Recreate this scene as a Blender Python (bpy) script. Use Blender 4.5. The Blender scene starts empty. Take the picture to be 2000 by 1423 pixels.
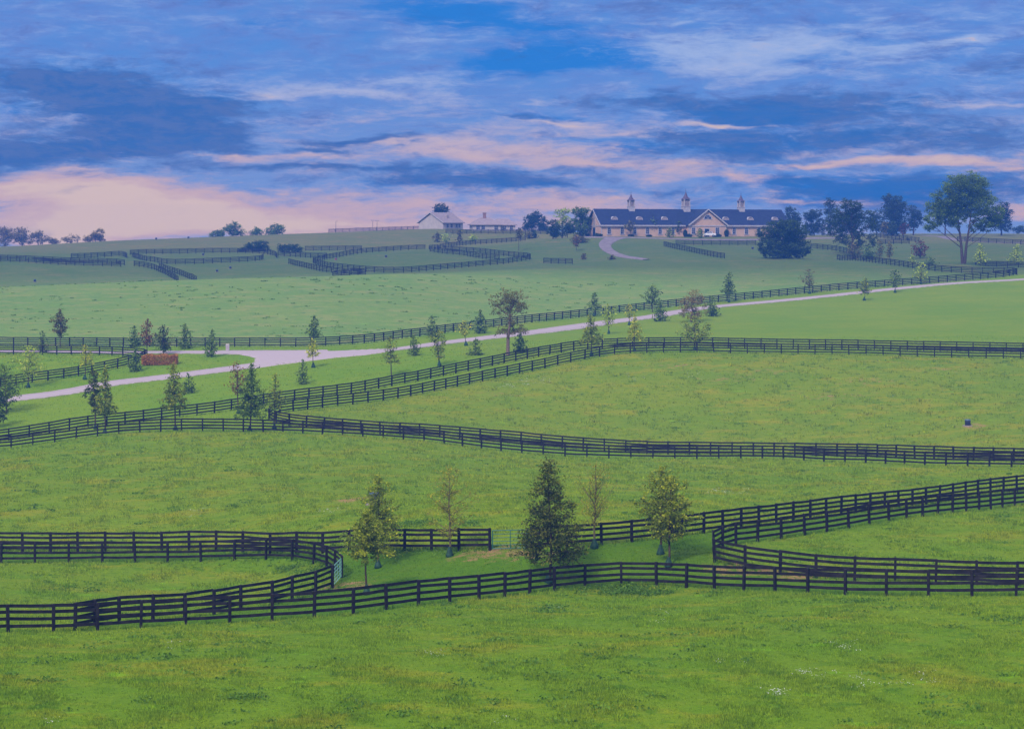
import bpy, bmesh, math, random
import numpy as np
from mathutils import Vector, Matrix

S = bpy.context.scene
COL = S.collection
R = math.radians
FPX, YH, CX = 3889.0, 462.0, 1000.0          # focal length, horizon row and centre column of the photograph (2000 px wide)


def lin(r, g, b, k=1.0):
    f = lambda c: (c / 12.92 if c <= 0.04045 else ((c + 0.055) / 1.055) ** 2.4)
    return (f(r / 255) * k, f(g / 255) * k, f(b / 255) * k, 1.0)


# ------------------------------------------------------------------ camera
cam_d = bpy.data.cameras.new('camera')
cam = bpy.data.objects.new('camera', cam_d)
COL.objects.link(cam)
cam.location = (0, 0, 0)
cam.rotation_euler = (R(90), 0, 0)
cam_d.sensor_width = 36.0
cam_d.lens = FPX / 2000 * 36.0
cam_d.shift_y = (YH - 1423 / 2) / 2000
cam_d.clip_start = 0.5
cam_d.clip_end = 6000
S.camera = cam
S.view_settings.view_transform = 'Standard'
S.view_settings.look = 'None'
S.view_settings.gamma = 1
S.view_settings.exposure = EXPO = 0.35
S.cycles.use_denoising = True
S.cycles.max_bounces = 6
S.cycles.transparent_max_bounces = 8
S.cycles.volume_bounces = 1
S.cycles.sample_clamp_indirect = 4

# ------------------------------------------------------------------ sun and sky
SUN_EL, SUN_AZ = R(42), R(205)               # behind the camera, to its left
sun_d = bpy.data.lights.new('sun', 'SUN')
sun_d.energy = 2.6
sun_d.angle = R(9)
sun_d.color = (1.0, 0.90, 0.78)
sun = bpy.data.objects.new('sun', sun_d)
COL.objects.link(sun)
sdir = Vector((math.sin(SUN_AZ) * math.cos(SUN_EL), math.cos(SUN_AZ) * math.cos(SUN_EL), math.sin(SUN_EL)))
sun.rotation_euler = sdir.to_track_quat('Z', 'Y').to_euler()

HAZE_D, HAZE_C, HAZE_J = 0.00065, (0.06, 0.20, 0.76), 0.72   # mist of the valley: density, colour, its brightness
W = bpy.data.worlds.new('World')
S.world = W
W.use_nodes = True


class NT:
    """small helper for node trees"""

    def __init__(self, tree):
        self.t = tree
        self.n = tree.nodes
        self.l = tree.links

    def new(self, typ, **kw):
        n = self.n.new(typ)
        for k, v in kw.items():
            setattr(n, k, v)
        return n

    def set(self, sock, v):
        if v is None:
            return
        if isinstance(v, bpy.types.NodeSocket):
            self.l.new(v, sock)
        else:
            sock.default_value = v

    def math(self, op, a, b=None, c=None, clamp=False):
        n = self.new('ShaderNodeMath', operation=op, use_clamp=clamp)
        for i, v in enumerate((a, b, c)):
            self.set(n.inputs[i], v)
        return n.outputs[0]

    def comb(self, x, y, z=0.0):
        n = self.new('ShaderNodeCombineXYZ')
        for i, v in enumerate((x, y, z)):
            self.set(n.inputs[i], v)
        return n.outputs[0]

    def noise(self, vec, scale, detail=4, rough=0.5, lac=2.0, dist=0.0, col=False):
        n = self.new('ShaderNodeTexNoise')
        self.set(n.inputs['Vector'], vec)
        n.inputs['Scale'].default_value = scale
        n.inputs['Detail'].default_value = detail
        n.inputs['Roughness'].default_value = rough
        n.inputs['Lacunarity'].default_value = lac
        n.inputs['Distortion'].default_value = dist
        return n.outputs['Color' if col else 'Fac']

    def mapr(self, v, a, b, c=0.0, d=1.0, smooth=True):
        n = self.new('ShaderNodeMapRange', interpolation_type='SMOOTHSTEP' if smooth else 'LINEAR')
        self.set(n.inputs[0], v)
        n.inputs[1].default_value, n.inputs[2].default_value = a, b
        n.inputs[3].default_value, n.inputs[4].default_value = c, d
        return n.outputs[0]

    def mix(self, f, a, b):
        n = self.new('ShaderNodeMix', data_type='RGBA')
        self.set(n.inputs[0], f)
        self.set(n.inputs[6], a)
        self.set(n.inputs[7], b)
        return n.outputs[2]

    def vmap(self, vec, scale, loc=(0, 0, 0)):
        n = self.new('ShaderNodeMapping')
        self.set(n.inputs['Vector'], vec)
        n.inputs['Scale'].default_value = scale
        n.inputs['Location'].default_value = loc
        return n.outputs[0]

    def blob(self, vec, x, y, rx, ry):
        """soft round spot, 1 in the middle, 0 at its rim"""
        m = self.vmap(vec, (1 / rx, 1 / ry, 1), (-x / rx, -y / ry, 0))
        g = self.new('ShaderNodeTexGradient', gradient_type='QUADRATIC_SPHERE')
        self.l.new(m, g.inputs[0])
        return g.outputs['Fac']

    def field(self, vec, spots):
        acc = None
        for (px, py, rx, ry, a) in spots:
            b = self.blob(vec, (px - CX) / 1000, (YH - py) / 1000, rx / 1000 * 1.5, ry / 1000 * 1.5)
            acc = self.math('MULTIPLY', b, a) if acc is None else self.math('MULTIPLY_ADD', b, a, acc)
        return acc


w = NT(W.node_tree)
w.n.clear()
tc = w.new('ShaderNodeTexCoord')
sep = w.new('ShaderNodeSeparateXYZ')
w.l.new(tc.outputs['Generated'], sep.inputs[0])
az = w.math('ARCTAN2', sep.outputs[0], sep.outputs[1])
el = w.math('ARCSINE', sep.outputs[2])
U = w.math('MULTIPLY', az, FPX / 1000)
V = w.math('MULTIPLY', el, FPX / 1000)
P0 = w.comb(U, V)
# wind-drawn wisps: the cloud shapes are bent by a stretched noise, then torn by finer ones
wn = w.noise(w.vmap(P0, (1.6, 5.5, 1)), 2.0, 4, 0.6, col=True)
wsep = w.new('ShaderNodeSeparateColor')
w.l.new(wn, wsep.inputs[0])
U1 = w.math('MULTIPLY_ADD', w.math('SUBTRACT', wsep.outputs[0], 0.5), 0.34, U)
V1 = w.math('MULTIPLY_ADD', w.math('SUBTRACT', wsep.outputs[1], 0.5), 0.085, V)
V1 = w.math('MULTIPLY_ADD', U, -0.012, V1)
P1 = w.comb(U1, V1)
Pm = w.comb(w.math('MULTIPLY_ADD', w.math('SUBTRACT', wsep.outputs[1], 0.5), 0.16, U), w.math('MULTIPLY_ADD', w.math('SUBTRACT', wsep.outputs[0], 0.5), 0.05, V))
streak = w.noise(w.vmap(P1, (1.7, 8.5, 1), (3.1, 0.2, 0)), 2.0, 10, 0.62)
fine = w.noise(w.vmap(Pm, (4.0, 20.0, 1), (1.7, 4.2, 0)), 2.6, 10, 0.66, dist=0.25)
puff = w.noise(w.vmap(Pm, (3.4, 10.0, 1), (7.7, 2.2, 0)), 3.2, 11, 0.66)
ripple = w.noise(w.vmap(Pm, (9.0, 34.0, 1), (0.7, 1.2, 0)), 3.0, 8, 0.7)
SKY_DARK = [(250, 190, 330, 70, 1.0), (90, 150, 330, 50, .7), (300, 225, 260, 60, .8), (120, 292, 420, 46, 1.5), (380, 262, 170, 40, .6), (470, 190, 120, 30, .4),
            (1470, 205, 380, 30, .95), (1560, 228, 300, 26, .9), (1250, 190, 140, 16, .6), (1700, 270, 480, 40, .85), (1450, 296, 300, 40, .9), (1360, 265, 130, 14, .8), (1760, 385, 370, 40, 1.6), (1560, 358, 130, 14, .8),
            (870, 350, 330, 26, 1.0), (1020, 362, 240, 24, .9), (560, 328, 200, 12, .9), (690, 270, 150, 12, 1.1), (620, 292, 100, 12, .8), (800, 325, 220, 16, .7), (1930, 150, 200, 60, .45),
            (20, 434, 120, 20, 1.1), (90, 447, 90, 9, .7), (1330, 20, 420, 34, .35), (1000, 232, 150, 9, .6), (1060, 330, 140, 14, .5), (140, 362, 30, 7, .9), (1860, 300, 260, 34, .5), (1300, 385, 90, 10, .5), (1030, 300, 150, 12, .3)]
SKY_BLUE = [(880, 25, 260, 50, .9), (1040, 60, 260, 36, .6), (1120, 115, 240, 36, 1.1), (1030, 135, 160, 22, .8), (1460, 222, 330, 36, .7), (1600, 280, 330, 50, .6), (1720, 385, 380, 44, .9), (1560, 360, 200, 24, .6),
            (880, 360, 360, 30, .45), (1030, 230, 170, 22, .5), (300, 180, 220, 44, .35), (290, 270, 200, 34, .4), (30, 210, 70, 14, .6), (1200, 290, 240, 24, .45), (500, 40, 120, 30, .5)]
SKY_LIGHT = [(190, 380, 290, 60, 1.7), (60, 352, 170, 28, .9), (420, 405, 420, 56, 1.15), (110, 440, 260, 30, .5), (540, 178, 90, 14, 1.0), (680, 172, 220, 16, .9), (860, 152, 200, 12, .6), (470, 300, 60, 16, 1.0), (600, 305, 150, 12, .9),
             (760, 278, 170, 14, .9), (860, 290, 280, 24, .85), (1010, 302, 280, 24, .85), (960, 262, 240, 18, .8), (1150, 250, 160, 12, .5), (1420, 243, 170, 8, 1.6), (1085, 240, 130, 8, 1.3), (1060, 195, 120, 10, .6), (1220, 262, 180, 14, .7), (1180, 290, 160, 16, .7),
             (1160, 318, 180, 14, .7), (1400, 355, 170, 18, 1.0), (1310, 330, 160, 18, .6), (1620, 328, 300, 10, 1.15), (1850, 328, 260, 15, 1.1), (1950, 345, 160, 16, 1.0), (1480, 85, 380, 40, .8), (1400, 130, 260, 34, .85), (1640, 105, 330, 32, .75), (1560, 150, 260, 22, .6), (1870, 98, 150, 9, 1.0), (1700, 60, 250, 16, .4),
             (1320, 42, 90, 10, .8), (1900, 228, 220, 14, 1.0), (1750, 215, 200, 16, .5), (720, 225, 240, 20, .5), (900, 200, 200, 16, .35), (930, 405, 700, 30, .7), (1180, 395, 260, 22, .7), (1000, 380, 220, 12, .5),
             (1990, 425, 140, 20, 1.0), (1600, 402, 260, 8, .7), (1840, 352, 60, 10, .4), (500, 440, 500, 20, .5), (250, 428, 460, 44, .95), (640, 434, 500, 28, .75), (200, 462, 420, 22, .7), (1020, 440, 300, 20, .5)]
Df = w.field(P1, SKY_DARK)
Bf = w.field(P1, SKY_BLUE)
Lf = w.field(P1, SKY_LIGHT)
ce = lambda n: w.math('SUBTRACT', n, 0.5)
st = w.math('MULTIPLY_ADD', ce(streak), 2.4, w.math('MULTIPLY', ce(fine), 1.9))
st = w.math('MULTIPLY_ADD', ce(ripple), 1.15, st)
D = w.mapr(w.math('MULTIPLY_ADD', ce(puff), 1.9, w.math('MULTIPLY_ADD', st, -0.30, Df)), 0.06, 0.82)
B = w.mapr(w.math('MULTIPLY_ADD', st, -0.40, Bf), 0.10, 0.75)
L = w.mapr(w.math('MULTIPLY_ADD', st, 0.66, Lf), 0.04, 1.05)
up = w.mapr(V, 0.10, 0.36)
K = 1.0 / (2 ** EXPO)
base = w.mix(up, lin(112, 146, 210, K), lin(80, 138, 216, K))
base = w.mix(w.mapr(w.math('MULTIPLY_ADD', ce(puff), 1.6, w.math('MULTIPLY_ADD', V, .9, .12)), 0.05, 1.2), base, lin(108, 128, 202, K))
base = w.mix(w.mapr(w.math('MULTIPLY_ADD', st, 0.62, 0.18), 0.0, 1.0), base, w.mix(up, lin(160, 160, 204, K), lin(122, 158, 222, K)))
c1 = w.mix(B, base, lin(32, 122, 212, K))
lightc = w.mix(up, lin(192, 168, 188, K), lin(150, 174, 224, K))
lightc = w.mix(w.mapr(w.math('MULTIPLY_ADD', st, .5, Lf), .9, 1.6), lightc, lin(206, 184, 190, K))
c2 = w.mix(L, c1, lightc)
darkc = w.mix(w.mapr(w.math('MULTIPLY_ADD', ce(ripple), .5, puff), 0.38, 0.62), lin(44, 102, 182, K), lin(72, 110, 182, K))
darkc = w.mix(w.math('MULTIPLY', B, 0.75), darkc, lin(38, 108, 190, K))
Dm = w.math('MULTIPLY', D, w.math('SUBTRACT', 1.0, w.math('MULTIPLY', w.mapr(w.math('MULTIPLY_ADD', st, 0.6, Lf), 0.35, 1.2), 0.8)))
c3 = w.mix(w.math('MULTIPLY', Dm, 0.93), c2, darkc)
# low on the horizon the clouds are seen through the valley mist, so they have to be that much stronger behind it
path = w.math('MINIMUM', 1080.0, w.math('DIVIDE', 17.5, w.math('MAXIMUM', el, 0.004)))
Tn = w.math('EXPONENT', w.math('MULTIPLY', path, -HAZE_D))
vj = w.new('ShaderNodeVectorMath', operation='SCALE')
vj.inputs[0].default_value = tuple(c * HAZE_J * K for c in HAZE_C)
w.l.new(w.math('SUBTRACT', 1.0, Tn), vj.inputs['Scale'])
vs_ = w.new('ShaderNodeVectorMath', operation='SUBTRACT')
w.l.new(c3, vs_.inputs[0])
w.l.new(vj.outputs[0], vs_.inputs[1])
vm_ = w.new('ShaderNodeVectorMath', operation='MAXIMUM')
w.l.new(vs_.outputs[0], vm_.inputs[0])
vd_ = w.new('ShaderNodeVectorMath', operation='SCALE')
w.l.new(vm_.outputs[0], vd_.inputs[0])
w.l.new(w.math('DIVIDE', 1.0, Tn), vd_.inputs['Scale'])
c3 = vd_.outputs[0]
# above the frame the cloud deck thins and is brightened, neutral, to light the land
hi = w.mapr(V, 0.55, 2.2)
c4 = w.mix(hi, c3, lin(226, 228, 240, 1.25))
sky = w.new('ShaderNodeTexSky', sky_type='NISHITA', sun_disc=False)
sky.sun_elevation = SUN_EL
sky.sun_rotation = SUN_AZ
sky.altitude = 250
sky.dust_density = 1.5
bg1 = w.new('ShaderNodeBackground')
bg1.inputs['Strength'].default_value = 0.10
w.l.new(sky.outputs[0], bg1.inputs[0])
bg2 = w.new('ShaderNodeBackground')
w.l.new(c4, bg2.inputs[0])
cover = w.mapr(V, 0.45, 2.0, 0.97, 0.72)
ms = w.new('ShaderNodeMixShader')
w.l.new(cover, ms.inputs[0])
w.l.new(bg1.outputs[0], ms.inputs[1])
w.l.new(bg2.outputs[0], ms.inputs[2])
wo = w.new('ShaderNodeOutputWorld')
w.l.new(ms.outputs[0], wo.inputs['Surface'])

# ------------------------------------------------------------------ helpers


def tag(o, label=None, cat=None, group=None, kind=None):
    if label:
        o['label'] = label
    if cat:
        o['category'] = cat
    if group:
        o['group'] = group
    if kind:
        o['kind'] = kind
    return o


def thing(name, label, cat, loc=(0, 0, 0), rz=0.0, group=None):
    o = bpy.data.objects.new(name, None)
    o.empty_display_size = 0.2
    COL.objects.link(o)
    o.location = loc
    o.rotation_euler = (0, 0, rz)
    return tag(o, label, cat, group)


def link(name, me, parent=None):
    o = bpy.data.objects.new(name, me)
    COL.objects.link(o)
    if parent is not None:
        o.parent = parent
    return o


def np_mesh(name, verts, faces, mat=None, smooth=False):
    """mesh from arrays: faces is an (n,k) array, k = 3 or 4"""
    verts = np.asarray(verts, dtype=np.float32)
    faces = np.asarray(faces, dtype=np.int32)
    me = bpy.data.meshes.new(name)
    n, k = faces.shape
    me.vertices.add(len(verts))
    me.vertices.foreach_set('co', verts.ravel())
    me.loops.add(n * k)
    me.loops.foreach_set('vertex_index', faces.ravel())
    me.polygons.add(n)
    me.polygons.foreach_set('loop_start', np.arange(0, n * k, k, dtype=np.int32))
    if smooth:
        me.polygons.foreach_set('use_smooth', np.ones(n, dtype=bool))
    me.update(calc_edges=True)
    if mat:
        me.materials.append(mat)
    return me


def attr(me, name, vals, domain='POINT'):
    a = me.attributes.new(name, 'FLOAT', domain)
    a.data.foreach_set('value', np.asarray(vals, dtype=np.float32))


class MB:
    """collects simple shapes into one mesh"""

    def __init__(self):
        self.v, self.f = [], []

    def add(self, vs, fs):
        o = len(self.v)
        self.v += [tuple(p) for p in vs]
        self.f += [tuple(i + o for i in f) for f in fs]
        return self

    def box(self, x0, x1, y0, y1, z0, z1):
        v = [(x, y, z) for z in (z0, z1) for (x, y) in ((x0, y0), (x1, y0), (x1, y1), (x0, y1))]
        return self.add(v, [(3, 2, 1, 0), (4, 5, 6, 7), (0, 1, 5, 4), (1, 2, 6, 5), (2, 3, 7, 6), (3, 0, 4, 7)])

    def tube(self, pts, rad, n=6, cap=True):
        pts = [Vector(p) for p in pts]
        if not hasattr(rad, '__len__'):
            rad = [rad] * len(pts)
        rad = [float(r) for r in rad]
        rings = []
        for i, p in enumerate(pts):
            d = (pts[min(i + 1, len(pts) - 1)] - pts[max(i - 1, 0)])
            d = d.normalized() if d.length > 1e-9 else Vector((0, 0, 1))
            a = d.orthogonal().normalized() if abs(d.z) > 0.9 else d.cross(Vector((0, 0, 1))).normalized()
            b = d.cross(a)
            rings.append([p + rad[i] * (math.cos(2 * math.pi * k / n) * a + math.sin(2 * math.pi * k / n) * b) for k in range(n)])
        vs = [q for r in rings for q in r]
        fs = [(i * n + k, i * n + (k + 1) % n, (i + 1) * n + (k + 1) % n, (i + 1) * n + k) for i in range(len(pts) - 1) for k in range(n)]
        if cap:
            fs += [tuple(range(n))[::-1], tuple((len(pts) - 1) * n + k for k in range(n))]
        return self.add(vs, fs)

    def lathe(self, prof, n=12, c=(0, 0)):
        vs = [(c[0] + r * math.cos(2 * math.pi * k / n), c[1] + r * math.sin(2 * math.pi * k / n), z) for r, z in prof for k in range(n)]
        fs = [(i * n + k, i * n + (k + 1) % n, (i + 1) * n + (k + 1) % n, (i + 1) * n + k) for i in range(len(prof) - 1) for k in range(n)]
        fs += [tuple(range(n))[::-1], tuple((len(prof) - 1) * n + k for k in range(n))]
        return self.add(vs, fs)

    def prism(self, poly, axis, a, b):
        """extrude a polygon of 2D points along axis 'x', 'y' or 'z' from a to b"""
        n = len(poly)
        put = {'x': lambda p, t: (t, p[0], p[1]), 'y': lambda p, t: (p[0], t, p[1]), 'z': lambda p, t: (p[0], p[1], t)}[axis]
        vs = [put(p, a) for p in poly] + [put(p, b) for p in poly]
        fs = [tuple(range(n))[::-1], tuple(range(n, 2 * n))] + [(i, (i + 1) % n, n + (i + 1) % n, n + i) for i in range(n)]
        return self.add(vs, fs)

    def mesh(self, name, mat, smooth=False):
        me = bpy.data.meshes.new(name)
        me.from_pydata(self.v, [], self.f)
        bm = bmesh.new()
        bm.from_mesh(me)
        bmesh.ops.recalc_face_normals(bm, faces=bm.faces)
        bm.to_mesh(me)
        bm.free()
        if smooth:
            for p in me.polygons:
                p.use_smooth = True
        me.materials.append(mat)
        return me

    def build(self, name, mat, parent=None, smooth=False):
        return link(name, self.mesh(name, mat, smooth), parent)


def bsdf(name, col, rough=0.8, spec=0.2, noise=None, bump=0.0, metallic=0.0):
    """plain surface with a little mottling: noise = (scale, second colour)"""
    m = bpy.data.materials.new(name)
    m.use_nodes = True
    t = NT(m.node_tree)
    p = t.n['Principled BSDF']
    p.inputs['Roughness'].default_value = rough
    p.inputs['Specular IOR Level'].default_value = spec
    p.inputs['Metallic'].default_value = metallic
    c = tuple(col[:3]) + (1,)
    p.inputs['Base Color'].default_value = c
    if noise:
        co = t.new('ShaderNodeTexCoord').outputs['Object']
        nz = t.noise(co, noise[0], 5, 0.6)
        t.l.new(t.mix(t.mapr(nz, 0.35, 0.65), c, tuple(noise[1][:3]) + (1,)), p.inputs['Base Color'])
        if bump:
            b = t.new('ShaderNodeBump')
            b.inputs['Strength'].default_value = bump
            b.inputs['Distance'].default_value = 0.05
            t.l.new(nz, b.inputs['Height'])
            t.l.new(b.outputs[0], p.inputs['Normal'])
    return m
# ------------------------------------------------------------------ the lie of the land
# fence lines as (column, row of the foot, metres from the camera)
FENCES = {
 'A': [(-60,1238,103),(3,1236,104),(145,1233,106),(287,1225,108),(419,1218,109),(548,1211,110.5),(670,1202,112),(790,1185,115),(933,1171,119),(1013,1161,122),(1094,1152,125),(1177,1146,126.5),(1255,1144,126),(1333,1147,124),(1407,1152,121.5),(1479,1154,119.3),(1552,1157,117.3),(1624,1161,115.6),(1775,1164,113.6),(1934,1164,112),(2060,1162,111)],
 'B': [(147,1231,107.2),(211,1219,111),(275,1213,113),(340,1210,115),(402,1203,117),(464,1191,119.5),(523,1184,121),(577,1170,124),(622,1160,126),(649,1148,128)],
 'Bf': [(667,1128,133),(650,1114,136),(626,1104,139),(589,1098,141),(542,1095,142.5),(488,1094,143.5),(382,1096,144),(279,1097,144.5),(181,1098,145),(85,1099,145),(-60,1099,145)],
 'C': [(-60,1075,153),(60,1077,152),(194,1077,150),(333,1077,148),(479,1076,145),(570,1075,143),(686,1074,140),(811,1075,137),(880,1075,135),(957,1074,133.5)],
 'Cr': [(1037,1073,133),(1090,1069,133),(1151,1065,133.5),(1212,1060,134.5),(1264,1055,136),(1352,1044,139),(1433,1033,143),(1514,1023,147.5),(1593,1012,152),(1669,1002,157),(1742,994,162),(1812,985,167),(1881,974,172),(1945,965,177),(2060,950,185)],
 'D': [(2060,982,169),(1973,990,163),(1903,998,157),(1832,1005,152),(1758,1014,147.5),(1681,1027,144),(1604,1040,141),(1563,1046,139.5),(1520,1053,138),(1478,1058,136.5),(1440,1063,135),(1410,1072,132.5),(1392,1083,130),(1388,1091,128.8),(1396,1097,128),(1413,1101,127.5),(1448,1110,126.5),(1498,1117,125.5),(1557,1124,124.3),(1618,1131,123.3),(1677,1134,122.5),(1740,1136,122),(1821,1139,121.5),(1895,1142,121.2),(1970,1144,121),(2060,1145,120.8)],
 'E': [(-60,880,228),(24,875,229),(83,866,230),(140,859,231),(196,851,232),(266,845,233),(349,842,233),(435,842,233),(518,844,232),(585,846,231),(648,849,230),(714,853,229),(781,858,228),(849,864,227),(916,873,225),(988,882,223),(1061,888,222),(1135,893,221.5),(1211,895,221.5),(1288,896,221.5),(1370,896,221),(1448,896,220),(1531,897,218),(1615,902,215),(1702,904,212),(1790,909,208),(1881,911,204.5),(1976,912,201),(2060,913,198)],
 'F': [(2060,903,206),(1968,902,210),(1879,899,214),(1792,896,218),(1708,893,222),(1623,891,225),(1543,890,227),(1461,889,229),(1385,888,230),(1308,887,231),(1234,885,231.5),(1162,880,232),(1090,875,232.5),(1019,868,233.5),(949,862,234.5),(882,856,235.5),(815,851,236.5),(751,848,237.5),(687,843,239),(626,838,240.5),(576,833,242),(545,828,243.5),(526,821,246),(528,813,249),(548,806,251),(589,801,254),(656,793,258),(720,786,261.5),(782,777,265),(843,765,270),(901,753,275),(958,741,279),(1012,730,283),(1065,719,286.5),(1112,708,289.5),(1157,699,291.5),(1197,692,293),(1254,689,294),(1353,688,294),(1452,690,293.5),(1552,691,293),(1687,693,292),(1823,697,291),(1963,700,290),(2060,702,289)],
 'G': [(-60,868,240),(17,860,241),(74,851,242.5),(132,841,244),(186,833,246),(239,828,248),(292,822,250),(345,815,252),(393,810,254),(442,803,256),(511,792,259.5),(579,782,263),(643,774,267),(708,765,271),(768,753,275),(827,742,279),(884,730,283),(939,719,287),(993,708,291),(1044,698,295),(1095,689,299),(1130,684,301),(1188,680,303),(1252,678,304),(1350,677.5,304),(1447,679,303.5),(1546,681,303),(1645,682,302),(1744,684,301),(1847,686,300),(1952,688,299),(2060,690,298)],
 'H': [(-60,675,336),(26,675.5,336),(141,676,334),(250,677,331),(344,677,328),(464,677,326),(552,677,326),(600,676.5,326.5),(648,674.5,328),(701,671,331),(741,667,335),(777,662,339),(827,656,345),(874,649.5,351),(921,644,357),(966,638.5,363),(1025,631,371),(1073,626,378),(1123,620.5,384),(1174,615,390),(1208,611,394),(1244,607,398),(1314,599,406),(1404,590,415),(1495,581,423),(1573,573,430),(1634,567,435),(1725,560,441),(1820,553,447),(1893,547,452),(1936,543.5,456),(1967,540,459),(1986,536.5,464)],
 'Hr': [(1985,536,466),(1975,535,469),(1945,534.5,471),(1900,534,472),(1846,531.5,475),(1815,528,480),(1783,524,487),(1750,519,496),(1720,515,505),(1692,511.5,516),(1666,509,528),(1635,507.5,543)],
 'J': [(-60,691.5,320),(12,692,319.5),(104,692.5,318),(197,694,316),(248,696.5,313),(279,699,311),(287,702,308),(275,707,304),(240,717,300),(203,725,297),(150,735,293),(93,743,290),(34,751,287),(-60,764,282)],
 'K1': [(-60,506,548),(1,508,547),(78,511,545),(139,514,543),(228,516,541),(243,518,540)],
 'K1b': [(139,505,578),(218,501,590),(240,501,590),(248,504,580)],
 'K2': [(254,498,592),(330,496,598),(420,494,603),(500,495,600),(534,499,590),(541,504,578)],
 'K3': [(258,502,584),(281,509,562),(302,512,555),(318,515,550),(344,516.5,548),(420,514,553),(500,510,560),(514,506,570)],
 'K4': [(262,520,536),(281,522,532),(302,527,525),(323,536,511),(338,544.5,498),(348,551,488)],
 'K4b': [(311,524,532),(328,530,522),(353,538,509),(370,545,498),(384,551,488)],
 'K5': [(855,490,590),(904,492,585),(944,495,580),(980,499.5,571),(1012,502.5,564),(1030,504,559),(1035,507,552),(1012,511,545),(980,516,537),(935,520,531),(890,524,525),(846,528,519),(799,532,513),(769,533,511),(725,531.5,512),(690,528.5,517),(656,525,524),(633,521,533),(616,516,545),(612,513,552),(625,509.5,560),(641,506,569),(669,501,580),(704,495,592),(736,492.5,598),(793,488.5,604),(830,487,606)],
 'K6': [(564,515,547),(583,520,536),(623,529,516),(652,533,508),(690,536,503),(714,536.5,501),(650,541,494)],
 'K7': [(1062,514,545),(1092,515,541),(1118,515.5,537)],
 'K8': [(838,488,612),(900,480,640),(928,477.5,648),(967,475,655),(1026,469.5,668)],
 'K9': [(642,455,735),(728,452,735),(820,449.5,728)],
 'K9b': [(871,456.5,692),(930,456.5,688),(990,456.5,685),(1070,457,682)],
 'K10': [(1297,481,588),(1313,485,578),(1343,491,562),(1366,496,550),(1390,501,539),(1415,505,530)],
 'K10b': [(1320,478.5,598),(1358,478.5,598),(1410,479,598),(1476,479,598)],
 'K11': [(1584,485,577),(1613,488,571),(1652,494,558),(1665,499,549)],
 'K12': [(1712,464,668),(1750,467.5,655),(1795,472.5,640)],
 'K12b': [(1714,477,610),(1745,476.5,612),(1776,476,614)],
 'K13': [(1870,471,640),(1935,474.5,634),(2060,480,625)],
 'K14': [(1905,521,497),(1934,521.5,495),(2060,525,488)],
}
EXTRA = []
for px in (-300, 0, 500, 1000, 1500, 2000, 2300):
    EXTRA += [(px, 1423, 80), (px, 1650, 64)]
for px, py, d in ((-60,562,432),(100,557,434),(200,553,436),(300,549,438),(400,546,440),(500,543,442),(600,541,444),(700,538,446),(800,535.5,450)):
    EXTRA += [(px, py, d), (px, py + (4.5 if px < 750 else 1.5), d + 29), (px, py - 2.6, d + 56)]
EXTRA += [(0,620,375),(400,610,378),(700,600,385),(1000,570,430),(1000,597,403),(900,533.5,470),(1000,529,480),(1100,527,484),
 (1300,560,444),(1300,530,481),(1300,500,541),(1300,473,602),(1300,463.5,630),(1500,548,456),(1500,510,517),(1533,503,530),(1600,530,478),(1600,490,560),
 (1600,465,645),(1750,480,592),(1750,462,672),(1900,495,545),(1900,476,620),(2000,500,523),(2000,462,735),(1850,460,730),(1700,461.5,705),(1882,515,492),
 (1150,462,626),(1175,461.5,628),(1350,461.5,640),(1540,461,652),(1150,461.5,641),(1350,461,655),(1540,460.5,668),(1100,468,615),(1175,480,590),(1256,505,535),
 (-60,484,720),(0,482,720),(205,471,720),(300,467.5,720),(420,463,722),(560,457,728),(860,449,700),(950,450,705),(1046,454,735),
 (0,495,610),(200,488,640),(400,480,650),(700,475,650),(560,478,650),
 (1600,459,800),(1800,457,800),(2000,457,800),(1300,461,740)]
for px, py in ((-300,490),(0,486),(300,473),(600,461),(900,455),(1200,466),(1500,466),(1800,464),(2000,464),(2300,466)):
    EXTRA += [(px, py + 12, 880), (px, py + 22, 1150), (px, py + 30, 1600)]
SIDE = [(0,-1.7,-1.7),(30,-9.7,-9.7),(60,-17.2,-17.2),(103,-20.6,-20.8),(150,-23,-21.5),(230,-24,-22.5),(300,-20.5,-17.5),(400,-13,-11.5),(500,-8,-5.5),(620,-6,-2.5),(720,-5,-0.5)]
pts = []
for k, ls in FENCES.items():
    for i, (px, py, d) in enumerate(ls):
        pts.append(((px - CX) / FPX * d, d, -(py - YH) / FPX * d))
for px, py, d in EXTRA:
    pts.append(((px - CX) / FPX * d, d, -(py - YH) / FPX * d))
for d, zl, zr in SIDE:
    for m in (0.36, 0.6):
        pts.append((-m * (d + 60), d, zl))
        pts.append((m * (d + 60), d, zr))
pts += [(0, 0, -1.7), (0, 20, -7.0), (0, 40, -12.4), (0, 60, -16.6), (0, -40, 1.0)]
CP = np.array(pts, dtype=np.float64)
SC = 100.0


def tps_k(r2):
    return np.where(r2 > 1e-12, 0.5 * r2 * np.log(np.maximum(r2, 1e-12)), 0.0)


def tps_fit(P, lam):
    n = len(P)
    q = P[:, :2] / SC
    r2 = ((q[:, None, :] - q[None, :, :]) ** 2).sum(-1)
    A = np.zeros((n + 3, n + 3))
    A[:n, :n] = tps_k(r2) + np.eye(n) * lam
    A[:n, n] = 1
    A[:n, n + 1:] = q
    A[n:, :n] = A[:n, n:].T
    b = np.zeros(n + 3)
    b[:n] = P[:, 2]
    return np.linalg.solve(A, b)


TW = tps_fit(CP, 2e-4)


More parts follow.
